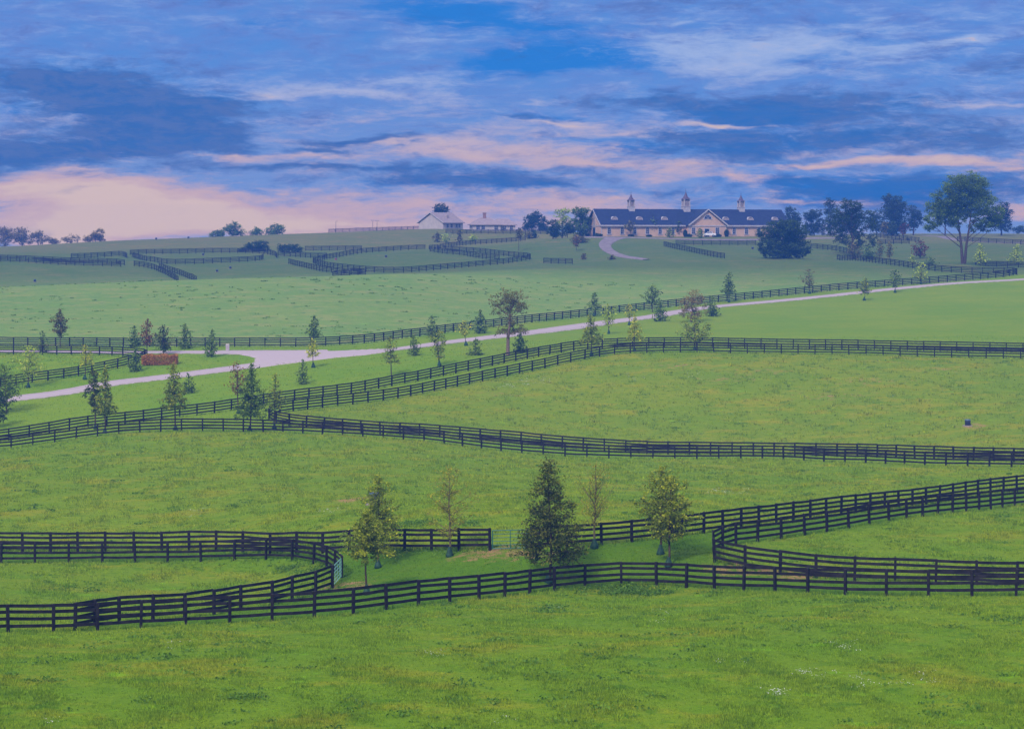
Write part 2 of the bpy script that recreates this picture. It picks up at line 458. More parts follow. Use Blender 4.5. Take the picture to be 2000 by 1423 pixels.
def height(X, Y):
    X = np.atleast_1d(np.asarray(X, dtype=np.float64))
    Y = np.atleast_1d(np.asarray(Y, dtype=np.float64))
    sh = X.shape
    q = np.stack([X.ravel(), Y.ravel()], 1) / SC
    c = CP[:, :2] / SC
    out = np.empty(len(q))
    for i in range(0, len(q), 20000):
        s = q[i:i + 20000]
        r2 = ((s[:, None, 0] - c[None, :, 0]) ** 2 + (s[:, None, 1] - c[None, :, 1]) ** 2)
        out[i:i + 20000] = tps_k(r2) @ TW[:len(c)] + TW[len(c)] + s @ TW[len(c) + 1:]
    return out.reshape(sh)


def hz(x, y):
    return float(height([x], [y])[0])


RAY_D = np.concatenate([np.linspace(60, 400, 700), np.linspace(400.5, 820, 700)])


def hit(px, py, dmin=60):
    """where the sight line through a point of the picture meets the land"""
    u = (px - CX) / FPX
    d = RAY_D[RAY_D >= dmin]
    z = height(u * d, d)
    ray = -(py - YH) / FPX * d
    below = np.nonzero(ray <= z)[0]
    dd = d[below[0]] if len(below) else d[np.argmin(ray - z)]
    return u * dd, dd


def at(px, d):
    return (px - CX) / FPX * d, d


def line_xy(ls, n=12):
    """smooth curve through the points of a line, in ground metres"""
    p = np.array([((a - CX) / FPX * d, d) for a, _, d in ls])
    q = np.vstack([2 * p[0] - p[1], p, 2 * p[-1] - p[-2]])
    out = []
    for i in range(len(p) - 1):
        p0, p1, p2, p3 = q[i:i + 4]
        for t in np.linspace(0, 1, n, endpoint=False):
            out.append(0.5 * ((2 * p1) + (-p0 + p2) * t + (2 * p0 - 5 * p1 + 4 * p2 - p3) * t * t + (-p0 + 3 * p1 - 3 * p2 + p3) * t ** 3))
    out.append(p[-1])
    return np.array(out)


def resample(xy, step):
    s = np.concatenate([[0], np.cumsum(np.hypot(*np.diff(xy, axis=0).T))])
    n = max(1, int(round(s[-1] / step)))
    t = np.linspace(0, s[-1], n + 1)
    return np.stack([np.interp(t, s, xy[:, 0]), np.interp(t, s, xy[:, 1])], 1), s[-1] / n


def curve_d(key, lo=None, hi=None):
    p = np.array(FENCES[key], dtype=float)
    o = np.argsort(p[:, 0])
    return lambda q: np.interp(q, p[o, 0], p[o, 2])


def band(q, d, key, px_turn, right):
    """inside a U of fence that is closed at column px_turn"""
    p = np.array(FENCES[key] + (FENCES['Bf'] if key == 'B' else []), dtype=float)
    k = int(np.argmin(p[:, 0]) if right else np.argmax(p[:, 0]))
    a, b = p[:k + 1], p[k:]
    f = lambda s: np.interp(q, s[np.argsort(s[:, 0]), 0], s[np.argsort(s[:, 0]), 2])
    da, db = f(a), f(b)
    ok = (q > px_turn) if right else (q < px_turn)
    return ok & (d > np.minimum(da, db)) & (d < np.maximum(da, db))


def cjoin():
    p = np.array(FENCES['C'] + FENCES['Cr'], dtype=float)
    return lambda q: np.interp(q, p[:, 0], p[:, 2])


cA, cC, cE, cG, cH = curve_d('A'), cjoin(), curve_d('E'), curve_d('G'), curve_d('H')


def lawn_mask(X, Y):
    """mown grass of the lanes and along the drive; the rest is grazed pasture"""
    d = np.maximum(Y, 1.0)
    q = CX + FPX * X / d
    m = (d > cA(q)) & (d < cC(q)) & ~band(q, d, 'B', 668, False) & ~band(q, d, 'D', 1386, True)
    m |= (d > cE(q)) & (d < cG(q)) & ~band(q, d, 'F', 524, True)
    m |= (d > cG(q)) & (d < cH(q)) & ~band(q, d, 'J', 287, False)
    return m & (np.abs(q - 1000) < 2600)


DIRT = [(990,1078,4.5,1.6),(1025,1080,3,1.3),(668,1143,3.0,1.3),(690,1146,2.5,1.0),(1420,1106,2.2,1.0),(1490,1118,4.0,.9),(1560,1125,4,.8),(1900,833,2.4,1.8),(700,975,2.8,2.0),(1420,740,7,2.5),(1500,725,8,2),(1700,745,9,2.5),(1850,720,8,2.5),(1330,715,7,2.2),(985,770,5,2),(1640,775,10,2.5),
        (50,549,4,3),(85,549,4,3),(1030,514,12,3),(900,523,9,2.5),(560,516,8,3),(850,488,6,3),(300,499,16,4),(720,474,10,4),(1080,472,20,3),(255,512,5,4)]

# ---- ground sheet
ncol, nrow = 380, 640
uu = np.linspace(-0.62, 0.62, ncol)
yy = np.concatenate([np.linspace(-40, 55, 30, endpoint=False), np.geomspace(55, 1100, nrow - 30)])
YY, UU = np.meshgrid(yy, uu, indexing='ij')
XX = UU * (YY + 90)
ZZ = height(XX, YY)
GV = np.stack([XX.ravel(), YY.ravel(), ZZ.ravel()], 1)
ii = (np.arange(nrow - 1)[:, None] * ncol + np.arange(ncol - 1)[None, :]).ravel()
GF = np.stack([ii, ii + 1, ii + ncol + 1, ii + ncol], 1)
lawn_v = lawn_mask(GV[:, 0], GV[:, 1]).astype(float)
dirt_v = np.zeros(len(GV))
for (px, py, rx, ry) in DIRT:
    weak = .55 if 700 < py < 800 or py < 552 else 1.0
    x, y = hit(px, py, 440 if py < 552 else 60)
    dirt_v = np.maximum(dirt_v, weak * np.clip(1.25 - np.sqrt(((GV[:, 0] - x) / rx) ** 2 + ((GV[:, 1] - y) / (ry * 1.6)) ** 2), 0, 1))


TONES = {'near': (105, 133, 26), 'lane': (84, 120, 18), 'mid': (113, 137, 24), 'paddock': (118, 138, 28), 'strip': (115, 144, 26), 'verge': (119, 144, 34), 'hill': (121, 146, 72), 'far': (94, 112, 56), 'ridge': (116, 118, 64)}  # middle fields lighter: sunlit blade tips put into the grass colour


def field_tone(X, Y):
    """grazed or mown colour per field, with sunlit blade tips painted in farther off"""
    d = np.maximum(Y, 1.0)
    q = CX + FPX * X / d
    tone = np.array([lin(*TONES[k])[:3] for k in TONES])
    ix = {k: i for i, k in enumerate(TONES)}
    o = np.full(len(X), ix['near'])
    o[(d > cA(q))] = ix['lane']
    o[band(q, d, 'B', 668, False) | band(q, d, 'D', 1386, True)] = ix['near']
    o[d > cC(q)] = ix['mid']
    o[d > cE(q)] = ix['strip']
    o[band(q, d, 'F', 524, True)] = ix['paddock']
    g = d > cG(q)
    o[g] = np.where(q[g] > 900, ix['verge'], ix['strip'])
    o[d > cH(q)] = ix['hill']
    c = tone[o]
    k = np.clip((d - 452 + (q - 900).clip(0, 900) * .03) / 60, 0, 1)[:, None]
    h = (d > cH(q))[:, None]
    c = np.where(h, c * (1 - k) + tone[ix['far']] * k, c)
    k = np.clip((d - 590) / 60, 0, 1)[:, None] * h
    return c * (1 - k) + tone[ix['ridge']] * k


def cattr(me, name, rgb, domain='POINT'):
    a = me.attributes.new(name, 'FLOAT_COLOR', domain)
    a.data.foreach_set('color', np.column_stack([rgb, np.ones(len(rgb))]).astype(np.float32).ravel())


def mulc(t, a, b):
    n = t.new('ShaderNodeMix', data_type='RGBA', blend_type='MULTIPLY')
    n.inputs[0].default_value = 1.0
    t.set(n.inputs[6], a)
    t.set(n.inputs[7], b)
    return n.outputs[2]


def grass_colour(t, lawn, dirt=None):
    """unevenness of the sward, as a factor on the colour of each field; same for the sheet and for the tufts that stand on it"""
    pos = t.new('ShaderNodeNewGeometry').outputs['Position']
    big = t.noise(pos, 0.05, 5, 0.6)
    mid = t.noise(t.vmap(pos, (.6, 1, 1)), 0.30, 6, 0.68)
    tan_ = t.noise(t.vmap(pos, (.5, 1, 1), (31, 8, 0)), 0.24, 7, 0.72)
    clump = t.noise(t.vmap(pos, (.7, 1, 1), (9, 3, 0)), 0.8, 5, 0.65)
    small = t.noise(pos, 4.5, 5, 0.72)
    nl = t.math('SUBTRACT', 1.0, t.math('MULTIPLY', lawn, 0.62))
    f = lambda v, a, b, k: t.math('MULTIPLY', t.mapr(v, a, b), t.math('MULTIPLY', nl, k))
    c = t.mix(t.mapr(big, .35, .65), (.88, .97, .92, 1), (1.16, 1.06, 1.05, 1))
    c = t.mix(f(mid, .44, .66, .8), c, (.78, .95, .74, 1))
    c = t.mix(f(tan_, .48, .65, .9), c, (1.62, 1.08, 1.5, 1))
    c = t.mix(f(clump, .54, .70, .75), c, (.60, .76, .68, 1))
    c = t.mix(t.math('MULTIPLY', t.mapr(small, .40, .68), .5), c, (.52, .60, .56, 1))
    c = t.mix(t.math('MULTIPLY', t.mapr(t.noise(pos, 7.0, 3, .7), .55, .78), .5), c, (1.5, 1.40, 1.35, 1))
    c = t.mix(t.math('MULTIPLY', t.mapr(t.noise(t.vmap(pos, (1.6, .7, 1)), 13.0, 3, .75), .42, .66), .55), c, (.50, .58, .52, 1))
    # broad-leaved weeds and rank tussocks: dark dashes, now and then a bright young one
    fl = t.noise(t.vmap(pos, (.55, 1, 1), (40, 3, 0)), .85, 3, .6)
    c = t.mix(f(fl, .60, .69, .8), c, (.46, .66, .75, 1))
    c = t.mix(f(fl, .36, .29, .6), c, (1.05, 1.35, .85, 1))
    if dirt is not None:
        dm = t.mapr(t.math('MULTIPLY_ADD', t.math('SUBTRACT', t.noise(pos, 0.8, 6, 0.75), 0.5), 3.2, dirt), 0.45, 1.15)
        return c, small, clump, t.math('MULTIPLY', dm, .75)
    return c, small, clump


gm = bpy.data.materials.new('meadow')
gm.use_nodes = True
t = NT(gm.node_tree)
la = t.new('ShaderNodeAttribute', attribute_name='lawn').outputs['Fac']
da = t.new('ShaderNodeAttribute', attribute_name='dirt').outputs['Fac']
gc, gs, gcl, dmk = grass_colour(t, la, da)
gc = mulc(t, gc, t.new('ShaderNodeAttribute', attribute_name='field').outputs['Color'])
gc = t.mix(dmk, gc, t.mix(gs, lin(150, 104, 80), lin(172, 130, 104)))
pb = t.n['Principled BSDF']
pb.inputs['Roughness'].default_value = 0.95
pb.inputs['Specular IOR Level'].default_value = 0.05
t.l.new(gc, pb.inputs['Base Color'])
bp = t.new('ShaderNodeBump')
bp.inputs['Strength'].default_value = 0.6
bp.inputs['Distance'].default_value = 0.25
t.l.new(t.math('MULTIPLY_ADD', gs, 0.4, gcl), bp.inputs['Height'])
t.l.new(bp.outputs[0], pb.inputs['Normal'])
gme = np_mesh('ground', GV, GF, gm, True)
attr(gme, 'lawn', lawn_v)
attr(gme, 'dirt', dirt_v)
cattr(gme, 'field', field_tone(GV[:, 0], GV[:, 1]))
tag(link('ground', gme), kind='structure')

# ---- roads: sheets of pale gravel with a crowned, slightly raised bed
road_m = bsdf('pale_gravel', lin(196, 180, 190), 0.9, 0.1, (0.35, lin(178, 164, 176)))
tr = NT(road_m.node_tree)
prd = tr.n['Principled BSDF']
pos = tr.new('ShaderNodeNewGeometry').outputs['Position']
ac = tr.new('ShaderNodeAttribute', attribute_name='across').outputs['Fac']
rc = tr.mix(tr.mapr(tr.noise(pos, 0.5, 6, 0.65), 0.35, 0.7), tr.mix(tr.noise(pos, 9.0, 3, 0.6), lin(190, 174, 180), lin(154, 141, 150)), lin(172, 157, 164))
track = tr.math('SUBTRACT', 1.0, tr.mapr(tr.math('ABSOLUTE', tr.math('SUBTRACT', ac, 0.5)), 0.05, 0.24))
rc = tr.mix(tr.math('MULTIPLY', track, tr.mapr(tr.noise(pos, 0.2, 3, .6), .3, .7, .15, .5)), rc, lin(140, 128, 136))
edge = tr.mapr(tr.math('MULTIPLY_ADD', tr.math('SUBTRACT', tr.noise(pos, 1.1, 5, .7), .5), .9, ac), .84, 1.04)
rc = tr.mix(tr.math('MULTIPLY', edge, .85), rc, lin(98, 112, 52))
tr.l.new(rc, prd.inputs['Base Color'])


drive_m = bsdf('worn_asphalt', lin(138, 126, 132), 0.9, 0.1, (0.6, lin(116, 106, 114)))


def road(name, ls, width, off=0.07, mat=None):
    xy, _ = resample(line_xy(ls, 10), 1.6)
    d = np.gradient(xy, axis=0)
    nrm = np.stack([d[:, 1], -d[:, 0]], 1) / np.hypot(d[:, 0], d[:, 1])[:, None]
    wd = np.array([width] * len(xy)) if np.isscalar(width) else np.interp(np.linspace(0, 1, len(xy)), np.linspace(0, 1, len(width)), width)
    V_, F_ = [], []
    ks = (-1.06, -1.0, -0.78, -0.5, -0.22, 0, 0.22, 0.5, 0.78, 1.0, 1.06)
    for j, k in enumerate(ks):
        q = xy + nrm * (wd / 2)[:, None] * k
        z = height(q[:, 0], q[:, 1]) + (off + 0.05 * (1 - k * k) if abs(k) <= 1 else -0.10)
        V_.append(np.column_stack([q, z]))
    n, m = len(xy), len(ks)
    V_ = np.stack(V_, 1).reshape(-1, 3)
    i0 = (np.arange(n - 1)[:, None] * m + np.arange(m - 1)[None, :]).ravel()
    F_ = np.stack([i0, i0 + m, i0 + m + 1, i0 + 1], 1)[:, ::-1]
    me = np_mesh(name, V_, F_, mat or road_m, True)
    attr(me, 'across', np.tile(np.abs(np.array(ks)), n))
    return tag(link(name, me), kind='structure')


def pxline(ls):
    out = []
    for px, py in ls:
        x, y = hit(px, py, 60)
        out.append((px, py, y))
    return out


def meadow_line(ls):
    """a line of the picture put on the land, its depths evened out"""
    p = pxline(ls)
    d = np.array([q[2] for q in p])
    for _ in range(2):
        d[1:-1] = 0.25 * d[:-2] + 0.5 * d[1:-1] + 0.25 * d[2:]
    return [(a, b, c) for (a, b, _), c in zip(p, d)]


MAIN_ROAD = meadow_line([(-60,791),(0,784),(100,769),(166,760),(220,750),(345,735),(453,720),(540,707),(620,699),(716,688),(800,680.5),(876,670.5),(990,657),(1100,640),(1187,628.5),(1275,616),(1327,610),(1404,600.5),(1550,584),(1681,570.5),(1780,559.5),(1868,553),(2000,546),(2070,541.5)])
road('road', MAIN_ROAD, [4.5, 4.5, 4.5, 4.6, 5.6, 6.4, 4.6, 4.0, 3.8, 3.8, 3.8, 3.8])
road('side_road', [(-60,686.5,325.5),(0,687,325),(150,688,322),(291,689,319.5),(426,690,317),(520,692,315.5),(640,693,317)], [3.4, 3.4, 3.4, 3.6, 5, 8, 4], 0.05)


def road_patch(name, outline, off=0.12):
    """the widened mouth where two roads meet, as one raised sheet over the land"""
    pts2 = [hit(px, py) for px, py in outline]
    bm = bmesh.new()
    vs = [bm.verts.new((x, y, 0)) for x, y in pts2]
    bm.faces.new(vs)
    bmesh.ops.triangulate(bm, faces=bm.faces)
    for _ in range(4):
        es = [e for e in bm.edges if e.calc_length() > 2.0]
        bmesh.ops.subdivide_edges(bm, edges=es, cuts=1)
        bmesh.ops.triangulate(bm, faces=bm.faces)
    c = np.array([v.co[:2] for v in bm.verts])
    z = height(c[:, 0], c[:, 1])
    for v, zz in zip(bm.verts, z):
        v.co.z = zz + off - (0.2 if v.is_boundary else 0)
    bmesh.ops.recalc_face_normals(bm, faces=bm.faces)
    me = bpy.data.meshes.new(name)
    bm.to_mesh(me)
    bm.free()
    if me.polygons[0].normal.z < 0:
        me.flip_normals()
    me.materials.append(road_m)
    tag(link(name, me), kind='structure')


road_patch('road_junction', [(430,689),(500,687.5),(600,686.5),(680,684),(746,681),(760,688),(716,694),(660,699),(600,706.5),(550,713),(505,720),(462,724),(440,720.5),(478,713),(492,706),(492,700),(478,696)])
BARN_Y = 628
road('driveway', [(1205,466.5,617),(1190,471,605),(1182,476,593),(1186,482,579),(1197,488,566),(1218,496,550),(1240,501.5,539),(1262,505.5,530)], [6.5, 4.8, 3.6, 3.1, 2.9, 2.7, 2.5, 1.8], 0.15, drive_m)
road('barn_drive', [(1138,463.2,623),(1200,465.5,618),(1350,466.5,618),(1480,466,625),(1570,464,638),(1640,462,655)], 5.0, 0.10, drive_m)
road('far_lane', [(1812,458,715),(1835,462,690),(1850,466,665),(1880,470.5,645),(1935,473.5,640),(2060,477,636)], 4.0, 0.12, drive_m)

# ------------------------------------------------------------------ fences
fence_m = bsdf('black_fence_paint', (0.010, 0.008, 0.012), 0.75, 0.15, (2.2, (0.026, 0.022, 0.028)))
rng = random.Random(7)
PH, PW = 1.50, 0.075
post_meshes = []
for i in range(5):
    b = MB()
    tw, lx, ly = rng.uniform(-.15, .15), rng.uniform(-.03, .03), rng.uniform(-.03, .03)
    h = PH + rng.uniform(-.03, .05)
    c, s = math.cos(tw), math.sin(tw)
    sq = [(PW * (c * a - s * e), PW * (s * a + c * e)) for a, e in ((-1, -1), (1, -1), (1, 1), (-1, 1))]
    vs = [(x, y, -0.3) for x, y in sq] + [(x + lx, y + ly, h) for x, y in sq] + [(x * .55 + lx, y * .55 + ly, h + .035) for x, y in sq]
    b.add(vs, [(0, 1, 5, 4), (1, 2, 6, 5), (2, 3, 7, 6), (3, 0, 4, 7), (4, 5, 9, 8), (5, 6, 10, 9), (6, 7, 11, 10), (7, 4, 8, 11), (8, 9, 10, 11)])
    post_meshes.append(b.mesh('post', fence_m))
RAILS = (0.36, 0.73, 1.09, 1.42)
FENCE_LINES = {}


def fence(keys, label, group, step=2.44, side=1, rails=RAILS):
    ls = []
    for k in keys:
        ls += FENCES[k]
    xy = line_xy(ls)
    if abs(ls[0][0] - 1000) > 1050:          # the fence goes on beyond the frame
        xy = np.vstack([xy[0] + (xy[0] - xy[1]) / np.hypot(*(xy[0] - xy[1])) * 10, xy])
    if abs(ls[-1][0] - 1000) > 1050:
        xy = np.vstack([xy, xy[-1] + (xy[-1] - xy[-2]) / np.hypot(*(xy[-1] - xy[-2])) * 10])
    xy, st_ = resample(xy, step)
    z = height(xy[:, 0], xy[:, 1])
    n = len(xy)
    FENCE_LINES[keys[0]] = xy
    root = thing('board_fence', label, 'fence', (xy[0, 0], xy[0, 1], z[0]), 0, group)
    tang = np.gradient(xy, axis=0)
    order = np.argsort(xy[:, 1])
    near = set(order[:100].tolist()) if n > 100 else set(range(n))
    rest_v, rest_f = [], []
    for i in range(n):
        a = math.atan2(tang[i, 1], tang[i, 0])
        p = (xy[i, 0] - xy[0, 0], xy[i, 1] - xy[0, 1], z[i] - z[0])
        if i in near:
            o = link('post', post_meshes[rng.randrange(5)], root)
            o.location = p
            o.rotation_euler = (rng.gauss(0, .014), rng.gauss(0, .014), a)
        else:
            me = post_meshes[rng.randrange(5)]
            of = len(rest_v)
            M = Matrix.Translation(p) @ Matrix.Rotation(a, 4, 'Z')
            rest_v += [tuple(M @ v.co) for v in me.vertices]
            rest_f += [tuple(k + of for k in f.vertices) for f in me.polygons]
    if rest_v:
        me = bpy.data.meshes.new('far_post')
        me.from_pydata(rest_v, [], rest_f)
        me.materials.append(fence_m)
        tag(link('far_post', me, root), kind='stuff')
    # boards: each spans two bays, nailed to one face of the posts
    for r in rails:
        b = MB()
        for i in range(n - 1):
            p = np.array([xy[i, 0] - xy[0, 0], xy[i, 1] - xy[0, 1], z[i] - z[0] + r + rng.gauss(0, .016)])
            q = np.array([xy[i + 1, 0] - xy[0, 0], xy[i + 1, 1] - xy[0, 1], z[i + 1] - z[0] + r + rng.gauss(0, .016)])
            d = (q - p)[:2]
            d /= np.hypot(*d)
            nn = np.array([d[1], -d[0]]) * side
            o0, o1 = PW + 0.002, PW + 0.032
            hb = 0.085
            e0, e1 = p.copy(), q.copy()
            e0[:2] -= d * 0.03
            e1[:2] += d * 0.03
            m_ = (e0 + e1) / 2
            m_[2] -= rng.uniform(0, .02)
            vs = []
            for e in (e0, m_, e1):
                for oo in (o0, o1):
                    for s in (-hb, hb):
                        vs.append((e[0] + nn[0] * oo, e[1] + nn[1] * oo, e[2] + s))
            fs = []
            for k in (0, 4):
                fs += [(k, k + 1, k + 5, k + 4), (k + 2, k + 6, k + 7, k + 3), (k + 1, k + 3, k + 7, k + 5), (k, k + 4, k + 6, k + 2)]
            fs += [(0, 2, 3, 1), (8, 9, 11, 10)]
            b.add(vs, fs)
        b.build('rail', fence_m, root)
    return root


for k, ls in {'K2b': [(543,500),(560,501),(575,502),(592,503),(612,504),(638,504)], 'K2c': [(596,490),(650,489.5),(706,489)], 'K1c': [(-60,511),(40,512),(130,518),(236,521)],
              'K5b': [(840,492),(872,496),(905,499),(940,505),(975,508)]}.items():
    FENCES[k] = [(a, b, hit(a, b, 520)[1]) for a, b in ls]
fence(['A'], 'black four board fence crossing the whole foreground nearest the camera', 'black board fences of the near lane', side=-1)
fence(['B'], 'black board fence climbing from the foreground fence to the pale green gate at left', 'black board fences of the near lane', side=-1)
fence(['Bf'], 'black board fence with rounded end behind the left paddock, reaching the pale green gate', 'black board fences of the near lane')
fence(['C'], 'black board fence from the left edge ending at the teal tube gate', 'black board fences of the near lane')
fence(['Cr'], 'black board fence from behind the dark pin oak rising to the right edge', 'black board fences of the near lane')
fence(['D'], 'black board fence bent in a tight hairpin around the right hand near paddock', 'black board fences of the near lane')
fence(['E'], 'black board fence running the full width in front of the middle lane of young trees', 'black board fences of the middle lane', side=-1)
fence(['F'], 'long black board fence folding in a sharp point around the large middle paddock', 'black board fences of the middle lane', step=2.46)
fence(['G'], 'black board fence on the far side of the middle lane beside the mown drive verge', 'black board fences of the middle lane')
fence(['H'], 'black board fence behind the pale gravel drive from left edge to far right bend', 'black board fences along the drive', step=2.5)
fence(['Hr'], 'black board fence returning from the bend past the tall spreading tree to the round bush', 'black board fences along the drive')
fence(['J'], 'black board fence rounding the small left paddock by the clipped copper hedge', 'black board fences along the drive')
FARG = 'board fences of the far paddocks'
for k, lb in (('K1', 'far board fence at the left edge beyond the crest of the meadow'),
              ('K1b', 'short slanting far fence closing the leftmost far paddock'),
              ('K2', 'far board fence in front of the two low dark bushes'),
              ('K3', 'far board fence curving below the two low dark bushes'),
              ('K4', 'left one of two far fences running down to the crest of the meadow'),
              ('K4b', 'right one of two far fences running down to the crest of the meadow'),
              ('K5', 'far board fence looping around the pointed paddock left of the barn hill'),
              ('K6', 'far board fence in a V behind the meadow crest left of the pointed paddock'),
              ('K7', 'short far fence standing alone right of the pointed paddock'),
              ('K8', 'thin far fence above the pointed paddock running toward the barn hill'),
              ('K9', 'hilltop fence against the sky left of the pale gabled house'),
              ('K9b', 'hilltop fence in front of the low house with a chimney'),
              ('K10', 'far fence slanting down the slope in front of the long barn'),
              ('K10b', 'level far fence along the drive in front of the long barn'),
              ('K11', 'far fence slanting behind the big round bush'),
              ('K12', 'far fence under the tall blue trees on the right skyline'),
              ('K12b', 'short far fence below the slim trees right of the dark leaning tree'),
              ('K13', 'pale far fence along the distant lane at the right edge'),
              ('K2b', 'far fence running from the low dark bushes to the corner of the looped paddock'),
              ('K2c', 'faint far fence on the slope above the looped paddock, right of the low bushes'),
              ('K1c', 'nearer of the paired far fences at the left edge beyond the meadow crest'),
              ('K5b', 'second fence inside the top of the pointed looped paddock'),
              ('K14', 'fence behind the two pale green saplings at the right edge')):
    fence([k], lb, FARG, step=2.6)

# ------------------------------------------------------------------ trees
LEAF_MATS, BARK = {}, {}
TINTS = {   # leaf colours (dark, mid, light)
 'olive': ((52, 66, 24), (86, 98, 32), (128, 132, 48)),
 'dark': ((28, 38, 18), (48, 60, 24), (84, 86, 36)),
 'yellow': ((78, 92, 28), (118, 126, 38), (158, 152, 60)),
 'pale': ((84, 100, 46), (112, 128, 56), (146, 156, 84)),
 'blue': ((40, 54, 30), (66, 86, 44), (98, 116, 66)),
 'shade': ((22, 32, 26), (34, 46, 34), (50, 64, 46)),
 'russet': ((72, 64, 46), (98, 86, 62), (120, 108, 76)),
 'hedge': ((84, 56, 34), (128, 90, 54), (156, 118, 76)),
 'maroon': ((36, 20, 20), (64, 34, 30), (88, 50, 40)),
 'rust': ((56, 42, 28), (86, 62, 42), (110, 86, 56)),
 'mixed': ((38, 42, 22), (66, 60, 32), (90, 84, 42)),
 'brown': ((52, 50, 34), (74, 72, 48), (94, 90, 64)),
 'twig': ((70, 70, 26), (98, 98, 38), (122, 120, 52)),
 'sage': ((58, 84, 40), (72, 98, 48), (86, 112, 58)),
 'green': ((34, 50, 18), (60, 80, 26), (98, 116, 40)),
 'weed': ((42, 68, 26), (58, 88, 32), (78, 104, 42)),
 'deep': ((20, 30, 20), (34, 50, 28), (58, 76, 38)),
}


def leaf_mat(k):
    if k in LEAF_MATS:
        return LEAF_MATS[k]
    m = bpy.data.materials.new('leaves_' + k)
    m.use_nodes = True
    t = NT(m.node_tree)
    a = t.new('ShaderNodeAttribute', attribute_name='tint').outputs['Fac']
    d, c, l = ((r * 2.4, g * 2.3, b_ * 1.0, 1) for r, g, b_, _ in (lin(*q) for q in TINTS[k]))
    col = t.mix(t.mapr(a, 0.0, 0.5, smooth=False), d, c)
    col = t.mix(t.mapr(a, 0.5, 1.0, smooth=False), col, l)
    p = t.n['Principled BSDF']
    p.inputs['Roughness'].default_value = 0.6
    p.inputs['Specular IOR Level'].default_value = 0.25
    t.l.new(col, p.inputs['Base Color'])
    tr_ = t.new('ShaderNodeBsdfTranslucent')
    t.l.new(col, tr_.inputs[0])
    mx = t.new('ShaderNodeMixShader')
    mx.inputs[0].default_value = 0.28
    t.l.new(p.outputs[0], mx.inputs[1])
    t.l.new(tr_.outputs[0], mx.inputs[2])
    t.l.new(mx.outputs[0], t.n['Material Output'].inputs['Surface'])
    LEAF_MATS[k] = m
    return m


bark_m = bsdf('bark', lin(92, 76, 66), 0.9, 0.1, (6.0, lin(60, 48, 42)), 0.4)
bark_pale = bsdf('pale_bark', lin(134, 114, 104), 0.9, 0.1, (5.0, lin(94, 78, 70)), 0.4)

bark_twig = bsdf('tan_bark', lin(112, 106, 76), 0.9, 0.1, (5.0, lin(92, 84, 62)), 0.4)
PROFILE = {
 'cone': lambda t: (1 - t) ** 0.75 * np.minimum(1, 0.72 + t / 0.25),
 'oval': lambda t: np.sin(np.pi * np.clip(t * 0.88 + 0.08, 0, 1)) ** 0.75,
 'shrub': lambda t: (1 - t) ** 0.62 * np.minimum(1, 0.6 + t / 0.3),
 'vase': lambda t: (0.35 + 0.65 * t ** 0.8) * np.clip((1.04 - t) / 0.3, 0, 1) ** 0.5,
 'ball': lambda t: np.sqrt(np.clip(1 - (2 * t - 1) ** 2, 0, 1)) * 0.97 + 0.03,
}


def leaves(cent, clump, size, rg, up=0.85, tint=None):
    """leaf-sized four-sided blades round the given points"""
    n = len(cent)
    nrm = rg.normal(size=(n, 3))
    nrm[:, 2] += up
    nrm /= np.linalg.norm(nrm, axis=1)[:, None]
    a = np.cross(nrm, rg.normal(size=(n, 3)))
    a /= np.linalg.norm(a, axis=1)[:, None] + 1e-9
    b = np.cross(nrm, a)
    s = size * rg.uniform(0.6, 1.25, n)[:, None]
    v = np.empty((n, 4, 3))
    v[:, 0] = cent - a * s * 0.62
    v[:, 1] = cent + b * s * 0.34 + nrm * s * 0.10
    v[:, 2] = cent + a * s * 0.62
    v[:, 3] = cent - b * s * 0.34 + nrm * s * 0.10
    f = np.arange(n * 4).reshape(n, 4)
    return v.reshape(-1, 3), f


def branch(mb, p0, p1, r0, r1, rg, bend=0.08, n=4, sides=5):
    p0, p1 = np.array(p0, float), np.array(p1, float)
    L = np.linalg.norm(p1 - p0)
    k = np.linspace(0, 1, n)[:, None]
    off = np.array([rg.normal() * bend * L, rg.normal() * bend * L, rg.normal() * bend * L * .5])
    pts = p0 + (p1 - p0) * k + off * (np.sin(np.pi * k) * .6)
    mb.tube([tuple(q) for q in pts], list(np.linspace(r0, r1, n)), sides, False)
    return pts


